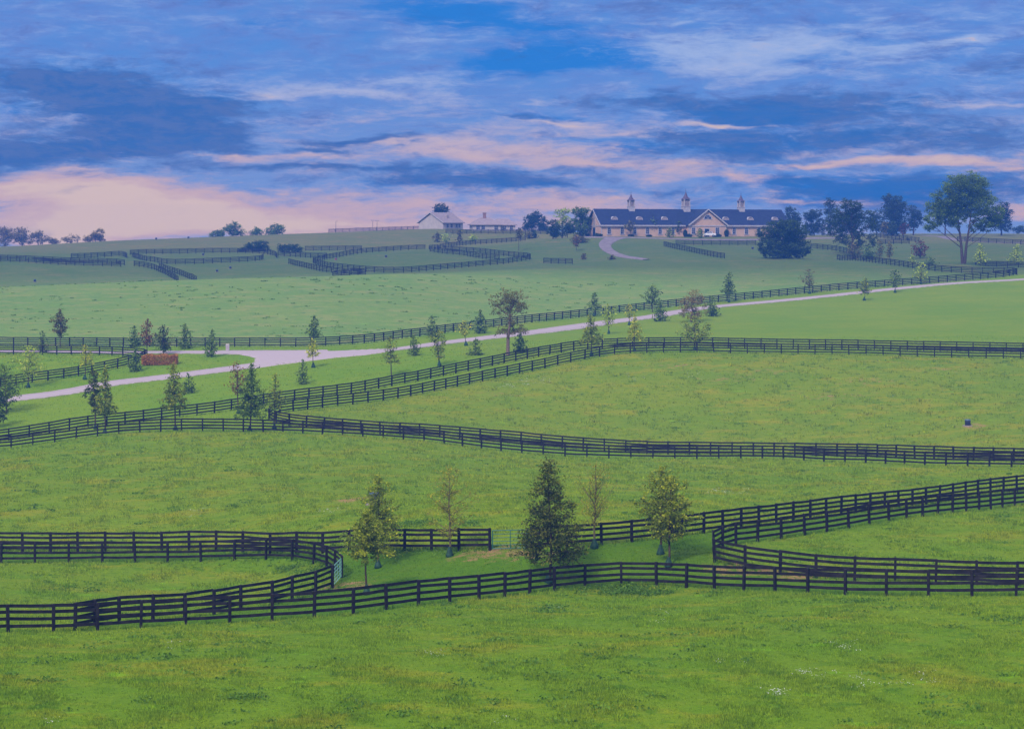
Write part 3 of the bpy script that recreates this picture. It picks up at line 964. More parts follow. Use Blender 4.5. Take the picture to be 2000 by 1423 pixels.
def young_tree(root, H, Wd, cb, kind, tint, seed, leaf, dens, lean=0.0, trunk_r=None, angle=None, bark=None):
    """central-leader tree: trunk, side branches by the outline of the kind, leaves along the branches"""
    rg = np.random.default_rng(seed)
    mb = MB()
    tr = trunk_r or max(0.035, H * 0.011 + 0.02)
    Hc = H - cb
    npt = 8
    zs = np.linspace(0, H * 0.97, npt)
    wob = np.cumsum(rg.normal(size=(npt, 2)) * H * 0.006, axis=0)
    tp = np.column_stack([wob[:, 0] + lean * zs / H, wob[:, 1], zs])
    tp[0, 2] = -0.15
    mb.tube([tuple(p) for p in tp], list(np.linspace(tr, tr * 0.15, npt)), 7, False)
    at_z = lambda z: np.array([np.interp(z, tp[:, 2], tp[:, 0]), np.interp(z, tp[:, 2], tp[:, 1]), z])
    nb = int(np.clip(16 + Hc * 9, 22, 64))
    prof = PROFILE[kind]
    cents, tints = [], []
    total = dens * 6.0 * Wd * Hc / (leaf * leaf)
    total = int(np.clip(total, 150, 9000))
    lens = []
    br = []
    for i in range(nb):
        t = ((i + rg.uniform(0.1, 0.9)) / nb)
        r = prof(t) * Wd / 2 * rg.choice([0.76, 0.9, 1.0, 1.08, 1.16] if kind == 'cone' else [0.55, 0.8, 1.0, 1.15, 1.3])
        azm = i * 2.39996 + rg.uniform(-.5, .5)
        if angle is None:
            e = {'cone': -0.12 + 0.85 * t, 'oval': 0.65, 'vase': 0.95, 'shrub': 0.25 + .7 * t, 'ball': 0.3 + 0.4 * t}[kind]
        else:
            e = angle
        e += rg.uniform(-.18, .18)
        dz = math.tan(min(e, 1.2)) * r
        zt = cb + Hc * t
        z0 = np.clip(zt - dz * 0.8, cb * 0.6 if kind != 'shrub' else 0.02, H * 0.96)
        p0 = at_z(z0)
        p1 = at_z(min(zt, H * .97)) + np.array([math.cos(azm) * r, math.sin(azm) * r, 0])
        p1[2] = min(zt + rg.uniform(-.04, .04) * Hc, H)
        br.append((p0, p1, r))
        lens.append((r + 0.06 * Wd) ** 1.35)
    lens = np.array(lens) / np.sum(lens)
    for (p0, p1, r), fr in zip(br, lens):
        L = np.linalg.norm(p1 - p0)
        pts = branch(mb, p0, p1, max(.010, tr * .34 * min(1, r / (Wd / 2))), .006, rg, .07)
        n = max(3, int(total * fr))
        nc = max(2, int(L / (0.085 * Wd + .10)) + 1)
        k = rg.uniform(0.22, 1.05, nc)
        cc = p0 + (p1 - p0) * k[:, None] + rg.normal(size=(nc, 3)) * 0.045 * Wd * np.array([1, 1, .6])
        w_ = rg.integers(0, nc, n)
        sg = np.clip(0.042 * Wd, leaf * .6, .5)
        c = cc[w_] + rg.normal(size=(n, 3)) * sg * np.array([1, 1, .75])
        ct = rg.uniform(0.05, 0.8, nc)
        cents.append(c)
        tints.append(np.clip(ct[w_] + rg.normal(size=n) * 0.20, 0, 1))
    n = max(5, total // 40)
    top = at_z(H * .96) + rg.normal(size=(n, 3)) * np.array([.04 * Wd, .04 * Wd, .05 * Hc])
    cents.append(top)
    tints.append(rg.uniform(.3, .9, n))
    cents = np.concatenate(cents)
    cents[:, 2] = np.maximum(cents[:, 2], 0.05)
    tints = np.concatenate(tints)
    mb.build('trunk', bark or bark_m, root, True)
    v, f = leaves(cents, None, leaf, rg)
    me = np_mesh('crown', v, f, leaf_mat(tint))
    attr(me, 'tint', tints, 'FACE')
    link('crown', me, root)


def big_tree(root, lobes, H, tint, seed, leaf, dens, trunk_r, fork, nlimb=1, bark=None, bare=0.0):
    """mature tree: lobes of foliage (x, y, z, rx, rz), each carried by a limb"""
    rg = np.random.default_rng(seed)
    mb = MB()
    lobes = np.array(lobes, float)
    cx = np.average(lobes[:, 0], weights=lobes[:, 3])
    fk = np.array([cx * 0.25 * fork / H, 0, fork])
    stems = []
    if nlimb == 1:
        mb.tube([(0, 0, -.3), (0, 0, fork * .15), tuple(fk * .6), tuple(fk)], [trunk_r * 1.35, trunk_r, trunk_r * .9, trunk_r * .85], 10, False)
    for i in range(nlimb):
        a = (i - (nlimb - 1) / 2)
        top = np.array([cx + a * H * .17 + rg.normal() * .2, rg.normal() * H * .03, fork + (H - fork) * rg.uniform(.5, .68)])
        b0 = np.array([a * trunk_r * .9, 0, -.3]) if nlimb > 1 else fk
        m1 = b0 + (top - b0) * .35 + np.array([rg.normal() * .2, rg.normal() * .2, 0])
        pts = [b0, m1, b0 + (top - b0) * .7, top]
        mb.tube([tuple(p) for p in pts], [trunk_r * (.85 if nlimb > 1 else .8), trunk_r * .6, trunk_r * .38, trunk_r * .14], 9, False)
        stems.append(np.array(pts))
    cents, tints = [], []
    vol = np.array([l[3] * l[4] for l in lobes])
    for l in lobes:
        c = np.array(l[:3])
        s = stems[int(np.argmin([np.min(np.linalg.norm(q - c, axis=1)) for q in stems]))]
        k = rg.uniform(.15, .85)
        zz = min(s[-1, 2], max(s[0, 2] + .3, c[2] - (abs(c[0]) + abs(c[1])) * rg.uniform(.5, .9)))
        j = np.array([np.interp(zz, s[:, 2], s[:, q]) for q in range(3)])
        end = c + rg.normal(size=3) * .15 * l[3]
        pts = branch(mb, j, end, trunk_r * rg.uniform(.16, .3), trunk_r * .06, rg, .10, 5, 6)
        nt = 9
        n = int(min(2.2, dens * 1.6) * 13.5 * l[3] * l[4] * 4 / (leaf * leaf) / 3.2)
        # twig clumps spread through the lobe, denser near its skin
        d = rg.normal(size=(int(14 + l[3] * l[4] * 3.5), 3))
        d /= np.linalg.norm(d, axis=1)[:, None]
        rr = rg.uniform(.25, 1.08, len(d))[:, None] ** .6
        cl = c + d * rr * np.array([l[3], l[3], l[4]])
        for q in cl[:nt]:
            branch(mb, pts[-2], q, trunk_r * .07, .012, rg, .1, 3, 4)
        w_ = rg.integers(0, len(cl), n)
        sg = max(leaf * .8, .17 * min(l[3], l[4]))
        p = cl[w_] + rg.normal(size=(n, 3)) * sg * np.array([1, 1, .7])
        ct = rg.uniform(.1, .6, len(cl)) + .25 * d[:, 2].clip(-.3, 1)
        cents.append(p)
        tints.append(np.clip(ct[w_] + rg.normal(size=n) * .16, 0, 1))
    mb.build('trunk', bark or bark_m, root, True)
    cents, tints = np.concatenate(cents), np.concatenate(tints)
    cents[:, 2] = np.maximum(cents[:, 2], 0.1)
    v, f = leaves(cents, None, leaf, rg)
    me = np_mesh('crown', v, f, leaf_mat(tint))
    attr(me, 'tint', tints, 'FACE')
    link('crown', me, root)


bag_m = bsdf('green_bag_plastic', lin(44, 78, 62), 0.6, 0.2, (5, lin(30, 56, 48)))
bag_n = [0]


def water_bag(x, y, z, label, s=1.0):
    rg = random.Random(bag_n[0])
    bag_n[0] += 1
    b = MB()
    prof = [(.30, -.05), (.33, .06), (.31, .22), (.25, .42), (.17, .60), (.12, .72), (.14, .78), (.10, .80)]
    b.lathe([(r * s * rg.uniform(.92, 1.08), h * s) for r, h in prof], 11)
    for i, v in enumerate(b.v):
        a = math.atan2(v[1], v[0])
        k = 1 + .13 * math.sin(a * 5 + rg.random() * .6) * (1 - v[2] / s)
        b.v[i] = (v[0] * k * 1.1, v[1] * k * .9, v[2])
    o = b.build('watering_bag', bag_m, None, True)
    o.location = (x, y, z)
    o.rotation_euler = (0, 0, rg.uniform(0, 6))
    tag(o, label, 'watering bag', 'green watering bags round the young trunks')


# column of trunk, row of foot, row of top, left and right column of crown, row of crown bottom, outline, tint, density, label, group, bag
G1, G2, G3, G4, G5 = 'young trees of the near lane', 'young trees of the middle lane', 'young trees along the drive', 'evergreen shrubs along the drive', 'small trees about the barn'
TREES = [
 (716,1162,1000,664,760,1092,'cone','olive',1.35,'low bushy olive pin oak beside the pale green gate',G1,'green watering bag at the foot of the bushy olive oak by the pale gate'),
 (738,1111,931,690,788,1056,'cone','olive',.85,'taller open olive pin oak right behind the bushy one by the pale gate',G1,'green watering bag standing in the lane behind the bushy olive oak'),
 (878,1086,912,838,914,1046,'oval','twig',.26,'nearly bare young tree in front of the board fence left of the teal gate',G1,'green watering bag on the nearly bare tree left of the teal gate'),
 (1072,1141,905,1005,1146,1094,'cone','dark',1.3,'tall dense dark pin oak, largest tree of the near lane',G1,'faded watering bag behind the foreground fence under the tall dark pin oak'),
 (1161,1073,903,1124,1196,1016,'vase','twig',.22,'nearly bare young tree just right of the tall dark pin oak',G1,'green watering bag on the nearly bare tree right of the dark pin oak'),
 (1306,1109,930,1266,1341,1052,'oval','olive',1.25,'full rounded olive tree in front of its twin near the hairpin fence',G1,'green watering bag under the front tree of the olive pair'),
 (1290,1084,912,1252,1322,1040,'oval','olive',1.0,'rear tree of the olive pair near the hairpin fence',G1,'green watering bag under the rear tree of the olive pair'),
 (13,806,715,-22,38,784,'oval','green',.8,'dark green oak cut by the left edge beside the drive',G2,None),
 (-6,835,762,-30,14,822,'oval','deep',1.0,'low dark tree half outside the left edge below the drive',G2,None),
 (186,838,722,166,196,805,'oval','dark',1.1,'narrow dark tree left of the olive one below the drive',G2,None),
 (205,846,716,181,225,812,'cone','olive',.85,'upright olive pin oak right of the narrow dark tree',G2,None),
 (343,840,710,310,366,800,'cone','olive',.9,'olive pin oak in the middle lane below the bend of the drive',G2,None),
 (466,808,706,448,482,768,'oval','rust',.38,'thin tree with rust red leaves behind the large olive oak',G2,None),
 (488,842,713,456,521,816,'cone','green',.95,'large olive green oak left of the sharp fence point',G2,None),
 (536,838,730,518,562,798,'cone','olive',.42,'open thin oak standing at the sharp fence point',G2,None),
 (1155,694,616,1131,1179,672,'cone','olive',.75,'olive oak between the two middle fences where they bend',G2,None),
 (1239,685,617,1222,1256,664,'cone','yellow',.7,'slim yellowish oak behind the middle lane fence',G2,None),
 (1357,684,618,1332,1384,664,'oval','olive',.8,'olive oak in front of the reddish sparse tree, right of the fence bend',G2,None),
 (369,768,730,354,384,768,'shrub','green',.75,'small green shrub right of the oak below the drive bend',G4,None),
 (591,751,703,577,606,750,'shrub','blue',.75,'thin topped evergreen shrub below the road junction',G4,None),
 (265,726,680,251,279,727,'shrub','blue',.95,'evergreen shrub left of the clipped copper hedge',G4,None),
 (412,697,645,400,426,696,'shrub','blue',1.0,'slim evergreen shrub left of the white utility box',G4,None),
 (362,681,633,349,377,681,'shrub','blue',.9,'evergreen shrub with thin leader in front of the drive fence',G4,None),
 (262,678,637,248,276,678,'shrub','blue',.9,'evergreen shrub left of the orange columnar tree',G4,None),
 (84,688,648,71,98,688,'shrub','blue',.55,'faint open shrub inside the left paddock fences',G4,None),
 (810,694,654,796,823,694,'shrub','blue',.9,'evergreen shrub just below the drive between two open oaks',G4,None),
 (929,694,661,915,943,694,'shrub','blue',.95,'evergreen shrub below the drive left of the large grey tree',G4,None),
 (844,659,618,831,857,658,'shrub','blue',.75,'evergreen shrub in front of the fence above the drive',G4,None),
 (937,651,606,923,952,650,'shrub','blue',1.1,'dark evergreen shrub above the drive left of the large grey tree',G4,None),
 (1015,687,651,999,1032,687,'shrub','blue',1.1,'round evergreen shrub at the right foot of the large grey tree',G4,None),
 (1290,627,590,1276,1304,627,'shrub','blue',1.1,'dark evergreen shrub on the drive edge left of the reddish tree',G4,None),
 (1391,618,580,1376,1405,617,'shrub','blue',1.1,'dark evergreen shrub close right of the reddish sparse tree',G4,None),
 (118,678,605,104,132,655,'oval','mixed',1.0,'dark maroon tinged oval tree by the left drive fence',G3,None),
 (288,687,624,275,300,672,'oval','rust',.8,'orange red columnar tree behind the clipped copper hedge',G3,None),
 (319,692,637,305,336,685,'oval','dark',1.05,'dark round headed tree right of the orange columnar tree',G3,None),
 (55,757,676,31,79,732,'oval','pale',.6,'pale olive tree in front of the left paddock fence',G3,'watering bag under the pale olive tree at the left paddock'),
 (166,741,673,149,184,714,'cone','yellow',.5,'thin yellowish tree crossing the left paddock fence',G3,'watering bag under the thin yellowish tree at the left paddock'),
 (612,718,662,597,626,696,'cone','yellow',.6,'small yellow green tree on the lower edge of the road junction',G3,'watering bag under the small yellow tree at the junction'),
 (614,674,617,600,630,658,'cone','green',.85,'small dense green tree behind the road junction',G3,None),
 (765,735,658,742,781,708,'cone','olive',.5,'open olive tree below the drive nearest the junction',G3,None),
 (858,715,643,840,877,697,'vase','olive',.5,'open V shaped olive tree below the drive',G3,'watering bag under the open V shaped tree'),
 (910,675,626,892,921,652,'oval','yellow',.5,'bright yellow green sapling on the upper drive edge',G3,'watering bag under the yellow green sapling on the drive edge'),
 (1160,618,572,1149,1175,604,'cone','green',.75,'small green tree in front of the drive fence right of centre',G3,'watering bag under the small green tree by the drive fence'),
 (1189,652,595,1175,1209,632,'vase','pale',.5,'open pale tree just below the drive right of centre',G3,'watering bag under the open pale tree below the drive'),
 (1229,635,594,1219,1242,618,'oval','yellow',.55,'small yellow tree on the lower drive edge',G3,'watering bag under the small yellow tree on the lower drive edge'),
 (1275,610,556,1261,1292,592,'oval','green',.85,'rounded green tree above the drive behind an evergreen shrub',G3,None),
 (1424,591,532,1410,1438,574,'cone','green',.85,'green tree with leaning top in front of the drive fence',G3,'watering bag under the green tree with the leaning top'),
 (1581,574,526,1567,1594,558,'oval','brown',.4,'sparse brownish tree at the drive fence',G3,'watering bag under the sparse brownish tree'),
 (1688,587,543,1678,1702,573,'cone','olive',.75,'small olive tree on the lawn just below the drive, right side',G3,'watering bag under the small olive tree on the right lawn'),
 (1748,572,527,1738,1757,559,'oval','green',.65,'slim green tree on the lower drive edge, right side',G3,'watering bag under the slim green tree on the right lawn'),
 (1799,555,514,1788,1812,544,'oval','pale',.75,'pale green tree against the drive fence, farthest right of the row',G3,'watering bag under the pale green tree at the right fence'),
 (1797,505,470,1786,1811,499,'oval','maroon',1.1,'small round maroon tree left of the tall spreading tree',G3,None),
 (1915,519,476,1900,1928,514,'cone','pale',.7,'pale green sapling just right of the tall spreading tree',G3,None),
 (1985,516,479,1971,2001,512,'cone','pale',.75,'pale green sapling at the right edge behind the fence bend',G3,None),
 (1781,513,499,1775,1788,513,'shrub','pale',.8,'tiny pale shrub behind the returning fence',G4,None),
 (1817,517,502,1803,1829,518,'shrub','blue',1.0,'low dark bush behind the returning fence by the maroon tree',G4,None),
 (1669,506,474,1656,1681,504,'oval','brown',.7,'brownish sapling at the foot of the dark leaning tree',G3,None),
 (1697,507,482,1682,1712,507,'shrub','blue',1.0,'dark bush right of the brownish sapling',G4,None),
 (1717,508,470,1710,1726,502,'oval','brown',.45,'thin faint sapling behind the fence right of the dark bush',G3,None),
 (1737,508,474,1731,1745,502,'oval','brown',.4,'second thin faint sapling from the dark bush',G3,None),
 (1727,466,434,1720,1734,452,'oval','mixed',.8,'slim tree left of three in a row on the right hilltop',G3,None),
 (1743,468,432,1735,1751,452,'oval','deep',1.0,'dark slim tree in the middle of three on the right hilltop',G3,None),
 (1765,466,436,1757,1773,455,'oval','maroon',1.0,'reddish slim tree, right of three on the right hilltop',G3,None),
 (1231,462,432,1223,1239,450,'oval','brown',.7,'thin brown sapling in front of the left barn wing',G5,None),
 (1276,462,430,1267,1286,450,'oval','green',.8,'green sapling in front of the barn left of the gable',G5,None),
 (1325,462,433,1316,1334,452,'oval','deep',1.1,'dense dark sapling touching the left slope of the barn gable',G5,None),
 (1308,464,446,1302,1316,462,'oval','olive',.6,'short open sapling by the barn left of the dense dark one',G5,None),
 (1445,461,438,1438,1452,452,'oval','mixed',.8,'bronze sapling in front of the right barn wing',G5,None),
 (1367,465,446,1361,1374,463,'oval','olive',.7,'short olive sapling beside the parked white vehicle',G5,None),
 (854,473,455,847,861,470,'oval','brown',.6,'sapling below the pale gabled house, leftmost of its row',G5,None),
 (870,474,457,863,879,470,'oval','pale',.4,'faint pale sapling second in the row below the house',G5,None),
 (897,475,450,892,903,470,'cone','brown',.75,'darkest sapling of the row below the house',G5,None),
 (923,474,458,917,930,470,'oval','pale',.35,'faint sapling at the right end of the row below the house',G5,None),
 (1013,490,447,1008,1019,462,'oval','mixed',.8,'thin tall sapling above the point of the looped paddock',G5,None),
 (1033,466,455,1029,1038,465,'oval','mixed',1.0,'small dark shrub left of a pair at the fence end left of the barn',G5,None),
 (1043,465,450,1038,1048,464,'shrub','deep',1.1,'dark upright shrub right of a pair left of the barn',G5,None),
 (1126,490,460,1119,1132,480,'oval','rust',.6,'orange tinged sapling on the slope left of the driveway',G5,None),
 (1140,507,496,1136,1144,506,'oval','brown',.7,'tiny sapling near the lone fence below the barn slope',G5,None),
 (1195,507,500,1189,1201,507,'shrub','mixed',.9,'tiny dark shrub left of the driveway end',G5,None),
 (992,699,562,947,1036,648,'ball','brown',.0,'',None,None),
]
rgt = np.random.default_rng(11)
for i, (px, py, yt, xl, xr, yb, kind, tint, dens, label, group, bag) in enumerate(TREES):
    if dens == 0:
        continue
    x, y = hit(px, py, 440 if py < 535 and px < 1150 else (380 if py < 545 else 60))
    z = hz(x, y)
    k = y / FPX
    H = -(yt - YH) * k - z
    cb = max(0.0, -(yb - YH) * k - z)
    Wd = (xr - xl) * k * (1.12 if kind != 'shrub' else 1.05)
    leaf = max(0.15, 3.6 * k) * (1.0 if dens > .3 else .72)
    nm = 'evergreen_shrub' if kind == 'shrub' else 'young_tree'
    root = thing(nm, label, 'shrub' if kind == 'shrub' else 'tree', (x, y, z), 0, group)
    young_tree(root, H, Wd, min(cb, H * .6), kind, tint, 100 + i, leaf, dens, lean=((xl + xr) / 2 - px) * k * .8, bark=bark_twig if dens < .3 else None)
    if bag:
        s = {True: 1.0}.get(y < 160, 1.15)
        water_bag(x, y - .02, z, bag, s * .8)
    elif group in (G2,) and kind != 'shrub' and 30 < px < 1400:
        water_bag(x, y - .02, z, 'watering bag low on the trunk of the ' + ' '.join(label.split()[:5]), .8)


def auto_lobes(rg, H, Wd, cb, n, prof='ball'):
    out = []
    Hc = H - cb
    for i in range(n):
        t = (i + .5) / n
        r = PROFILE[prof](t) * Wd / 2
        a = i * 2.39996 + rg.uniform(-.4, .4)
        s = Wd * rg.uniform(.13, .21)
        rr = max(0, r - s * .6) * rg.uniform(.55, 1.0)
        out.append((math.cos(a) * rr, math.sin(a) * rr * .9, cb + Hc * (.06 + .86 * t), s * rg.uniform(.9, 1.2), min(s * .85, Hc * .3)))
    return out


def px_lobes(ls, px, z, y, rg):
    """lobes given by their place against the sky: column, row, half width, half height"""
    k = y / FPX
    return [((a - px) * k, rg.uniform(-.7, .7) * c * k, -(b - YH) * k - z, c * k * LOBE, e * k * LOBE) for a, b, c, e in ls]


FT, FT2 = 'trees along the skyline', 'large trees of the far slopes'
# column, row of foot (or None), metres, row of top, left, right, bottom of crown, tint, leaf density, lobes, label, group
LOBE = 1.2
BIG = [
 (992, 700, 299, 562, 948, 1034, 650, 'brown', .30, [(985,578,22,13),(1012,582,18,13),(966,592,15,10),(1000,598,22,13),(972,608,12,9),(1022,602,11,10),(992,622,15,11),(1010,640,18,10),(975,645,12,8),(1026,646,8,6),(990,648,12,8)], 'large thin grey brown tree standing between the drive and the middle fence', FT2),
 (1350, 634, 374, 562, 1322, 1390, 622, 'russet', .28, [(1340,590,12,12),(1356,580,13,14),(1370,590,12,12),(1345,606,14,12),(1366,608,14,12),(1356,616,12,8),(1332,612,7,7)], 'wide sparse reddish brown tree in front of the drive', FT2),
 (1882, 516, 492, 343, 1806, 1956, 445, 'green', 1.1, [(1888,358,22,16),(1866,366,20,16),(1908,368,18,18),(1846,388,20,15),(1876,388,20,15),(1906,392,18,15),(1834,408,18,12),(1860,408,18,13),(1886,412,16,12),(1926,402,18,14),(1824,426,16,10),(1848,428,16,10),(1940,418,16,12),(1912,424,14,10),(1816,442,12,8),(1930,438,16,9),(1946,432,11,9),(1872,434,12,8),(1904,444,10,6)], 'tall spreading tree with forked trunks, highest tree at the right', FT2),
 (1532, 503, 527, 428, 1480, 1585, 500, 'deep', 1.15, [(1520,444,20,14),(1546,446,22,14),(1500,460,18,14),(1530,462,22,16),(1566,462,16,14),(1494,480,13,13),(1516,482,20,14),(1546,482,20,14),(1570,482,14,13),(1498,493,14,8),(1530,494,20,8),(1562,494,16,8),(1536,436,14,8)], 'huge dark round bushy tree in front of the right end of the barn', FT2),
 (1664, 503, 551, 388, 1614, 1714, 484, 'deep', .62, [(1656,398,14,10),(1668,404,14,10),(1640,414,16,11),(1666,420,18,12),(1690,418,16,12),(1628,432,14,11),(1650,434,18,12),(1680,438,18,12),(1700,440,12,11),(1624,450,10,9),(1642,454,14,10),(1676,458,14,10),(1704,462,9,9),(1640,470,10,8),(1700,476,10,8),(1678,478,12,9)], 'dark leaning tree with drooping limbs right of the round bushy tree', FT2),
 (1744, None, 720, 379, 1718, 1771, 458, 'shade', 1.0, [(1744,388,17,9),(1748,402,20,12),(1738,416,18,12),(1756,418,15,12),(1744,432,20,13),(1760,440,12,9),(1732,446,14,11),(1750,450,14,9)], 'tallest blue green tree of the right skyline', FT),
 (1622, None, 690, 387, 1608, 1634, 455, 'shade', .7, [(1621,392,8,5),(1614,399,7,4),(1627,402,7,5),(1620,412,8,7),(1622,426,9,8),(1620,440,10,9)], 'slim tree with a flat tuft rising over the right skyline woods', FT),
 (1590, None, 705, 408, 1572, 1606, 460, 'shade', 1.0, [(1594,416,12,8),(1580,422,10,9),(1592,432,15,10),(1584,446,15,10),(1600,446,11,11)], 'hazy round tree between the bushy tree and the dark leaning tree', FT),
 (1548, None, 730, 404, 1534, 1560, 460, 'shade', 1.0, [(1545,412,9,7),(1548,424,12,9),(1556,430,10,9),(1546,438,13,10)], 'hazy tree just right of the barn roof end', FT),
 (1646, None, 735, 412, 1628, 1668, 458, 'shade', .9, [(1640,420,11,8),(1656,424,12,9),(1646,438,16,11),(1660,446,10,9)], 'hazy tree behind the dark leaning tree', FT),
 (1712, None, 740, 412, 1692, 1728, 458, 'shade', .7, [(1712,418,10,7),(1702,428,11,8),(1720,432,10,9),(1708,444,12,8)], 'hazy loose tree left of the tallest blue tree', FT),
 (1784, None, 735, 402, 1766, 1804, 452, 'shade', .75, [(1782,408,8,6),(1790,416,10,7),(1776,424,9,7),(1792,434,13,9),(1780,442,10,7),(1799,424,6,6)], 'hazy layered tree right of the tallest blue tree', FT),
 (1846, None, 750, 408, 1826, 1868, 450, 'shade', .6, [(1836,416,10,8),(1850,420,12,9),(1842,434,14,9),(1860,432,9,9)], 'hazy tree behind the left half of the tall spreading tree', FT),
 (1956, None, 745, 394, 1934, 1978, 452, 'shade', .85, [(1960,402,10,7),(1969,414,8,8),(1950,414,11,9),(1958,428,14,10),(1946,440,13,9),(1966,442,11,9)], 'hazy tree behind the right half of the tall spreading tree', FT),
 (1990, None, 800, 442, 1976, 2010, 456, 'shade', .8, [(1985,450,8,5),(1998,447,9,6),(2008,449,8,6)], 'low hazy tree at the right edge of the skyline', FT),
 (1133, 464, 634, 405, 1112, 1156, 462, 'green', 1.0, [(1126,412,10,7),(1140,414,11,7),(1130,426,14,9),(1146,430,9,10),(1122,440,12,10),(1140,446,14,10),(1130,454,14,7)], 'leafy tree touching the left gable of the long barn', FT2),
 (1098, 463, 648, 409, 1082, 1114, 458, 'pale', .5, [(1090,414,8,5),(1104,412,9,5),(1096,424,11,7),(1108,430,8,8),(1096,440,11,8)], 'pale open tree left of the leafy tree by the barn', FT2),
 (1080, 464, 626, 428, 1069, 1094, 462, 'deep', 1.0, [(1078,434,8,6),(1084,444,10,8),(1076,452,9,8),(1088,455,8,7)], 'low dark tree in front of the trees left of the barn', FT2),
 (1108, 464, 630, 434, 1094, 1122, 462, 'deep', 1.0, [(1106,440,10,6),(1114,448,10,8),(1100,452,9,8)], 'dark bushy tree between the pale tree and the barn gable', FT2),
 (1046, None, 760, 412, 1020, 1071, 456, 'shade', 1.1, [(1047,419,9,6),(1036,428,12,8),(1056,430,12,9),(1028,440,9,8),(1046,444,18,10),(1064,444,8,9)], 'blue domed tree between the low house and the barn trees', FT),
 (861, None, 720, 399, 846, 877, 424, 'shade', 1.0, [(862,404,9,5),(853,410,8,6),(870,410,7,6),(862,416,11,6)], 'tree showing its crown over the roof of the pale gabled house', FT),
 (425, None, 745, 449, 409, 439, 463, 'blue', .9, [(420,456,8,5),(432,454,7,5),(414,460,6,3),(428,460,9,4)], 'low tree at the left end of the left skyline clump', FT),
 (456, None, 750, 433, 434, 481, 463, 'blue', .8, [(457,440,8,6),(447,446,8,6),(464,448,8,7),(455,454,11,6),(474,455,7,5),(440,448,6,4)], 'tallest round tree of the left skyline clump', FT),
 (490, None, 755, 449, 484, 497, 461, 'blue', .5, [(488,453,4,3),(493,456,4,4)], 'thin small tree between the clump and the pointed one on the left skyline', FT),
 (504, None, 745, 443, 494, 514, 460, 'blue', 1.1, [(503,448,5,4),(504,454,9,5)], 'small pointed tree in the middle of the left skyline', FT),
 (539, None, 748, 437, 520, 558, 459, 'blue', .8, [(536,443,9,5),(548,446,8,6),(526,449,6,5),(538,453,14,5),(528,455,8,4)], 'round spreading tree right on the left skyline', FT),
 (10, None, 880, 444, -30, 34, 482, 'russet', 1.0, [(0,452,14,8),(20,456,12,9),(8,468,22,10)], 'tall hazy wood tree at the left edge of the skyline', FT),  # autumn brown, chosen paler to put mist into these far leaves
 (44, None, 870, 445, 30, 62, 482, 'russet', 1.0, [(44,451,10,6),(40,462,13,9),(52,470,12,8)], 'hazy dome shaped tree second from the left edge', FT),
 (75, None, 860, 449, 60, 92, 480, 'russet', .8, [(78,454,6,5),(70,460,9,6),(80,468,12,8)], 'hazy reddish tree third from the left edge', FT),
 (102, None, 860, 462, 88, 116, 478, 'russet', 1.0, [(98,468,8,5),(108,472,8,5)], 'low hazy tree fourth from the left edge', FT),
 (137, None, 800, 458, 121, 148, 474, 'russet', .6, [(141,463,5,4),(130,467,7,4),(138,470,9,4)], 'small open tree on the skyline left of the slanting one', FT),
 (152, None, 800, 457, 147, 158, 474, 'brown', .25, [(152,461,4,3),(151,467,5,4)], 'thin nearly bare tree beside the small open skyline tree', FT),
 (186, None, 770, 448, 163, 206, 473, 'russet', 1.1, [(196,453,6,5),(188,459,9,5),(178,465,10,5),(196,466,8,6),(170,469,7,4)], 'slanting dense tree alone on the left skyline', FT),
 (498, None, 612, 470, 464, 526, 495, 'deep', 1.0, [(510,475,12,5),(496,480,14,6),(482,486,14,6),(510,486,14,7),(472,490,8,3)], 'wide low dark bush behind the far fences, left of two', 'low bushes in the far paddocks'),
 (565, None, 606, 476, 540, 594, 493, 'deep', 1.0, [(552,481,10,5),(572,481,10,4),(564,487,18,5),(584,488,9,4)], 'wide low dark bush behind the far fences, right of two', 'low bushes in the far paddocks'),
 (1131, 475, 601, 461, 1114, 1149, 476, 'mixed', .8, [(1122,468,8,5),(1134,467,9,5),(1143,470,6,5)], 'low reddish shrub on the slope left of the driveway mouth', 'low bushes in the far paddocks'),
]
for i, (px, py, dist, yt, xl, xr, yb, tint, dens, lobes, label, group) in enumerate(BIG):
    x, y = at(px, dist)
    z = hz(x, y)
    k = y / FPX
    rg = np.random.default_rng(500 + i)
    H = -(yt - YH) * k - z
    L3 = px_lobes(lobes, px, z, y, rg)
    if 'spreading tree with' not in label:
        # the side of the crown the picture does not show
        L3 += [(a * .6, abs(b) * .5 + .25 * (xr - xl) * k * (1 if j % 2 else -1) * rg.uniform(.5, 1), c, r1 * .9, r2 * .9) for j, (a, b, c, r1, r2) in enumerate(L3[1::2])]
    leaf = max(.20, 2.4 * k)
    low = min(c - r2 for a, b, c, r1, r2 in L3)
    nm = 'bush' if 'bush' in label.split()[:5] or 'shrub' in label else 'tree'
    root = thing(nm, label, nm, (x, y, z), 0, group)
    tr = max(.12, H * .028)
    if 'forked' in label:
        big_tree(root, [(a, b, c, r1 * 1.18, r2 * 1.18) for a, b, c, r1, r2 in L3], H, tint, 900 + i, leaf, dens, .50, 2.6, 2)
    else:
        big_tree(root, L3, H, tint, 900 + i, leaf, dens, tr, max(.3, min(H * .3, low)), 1, bark_pale if i < 2 else None)

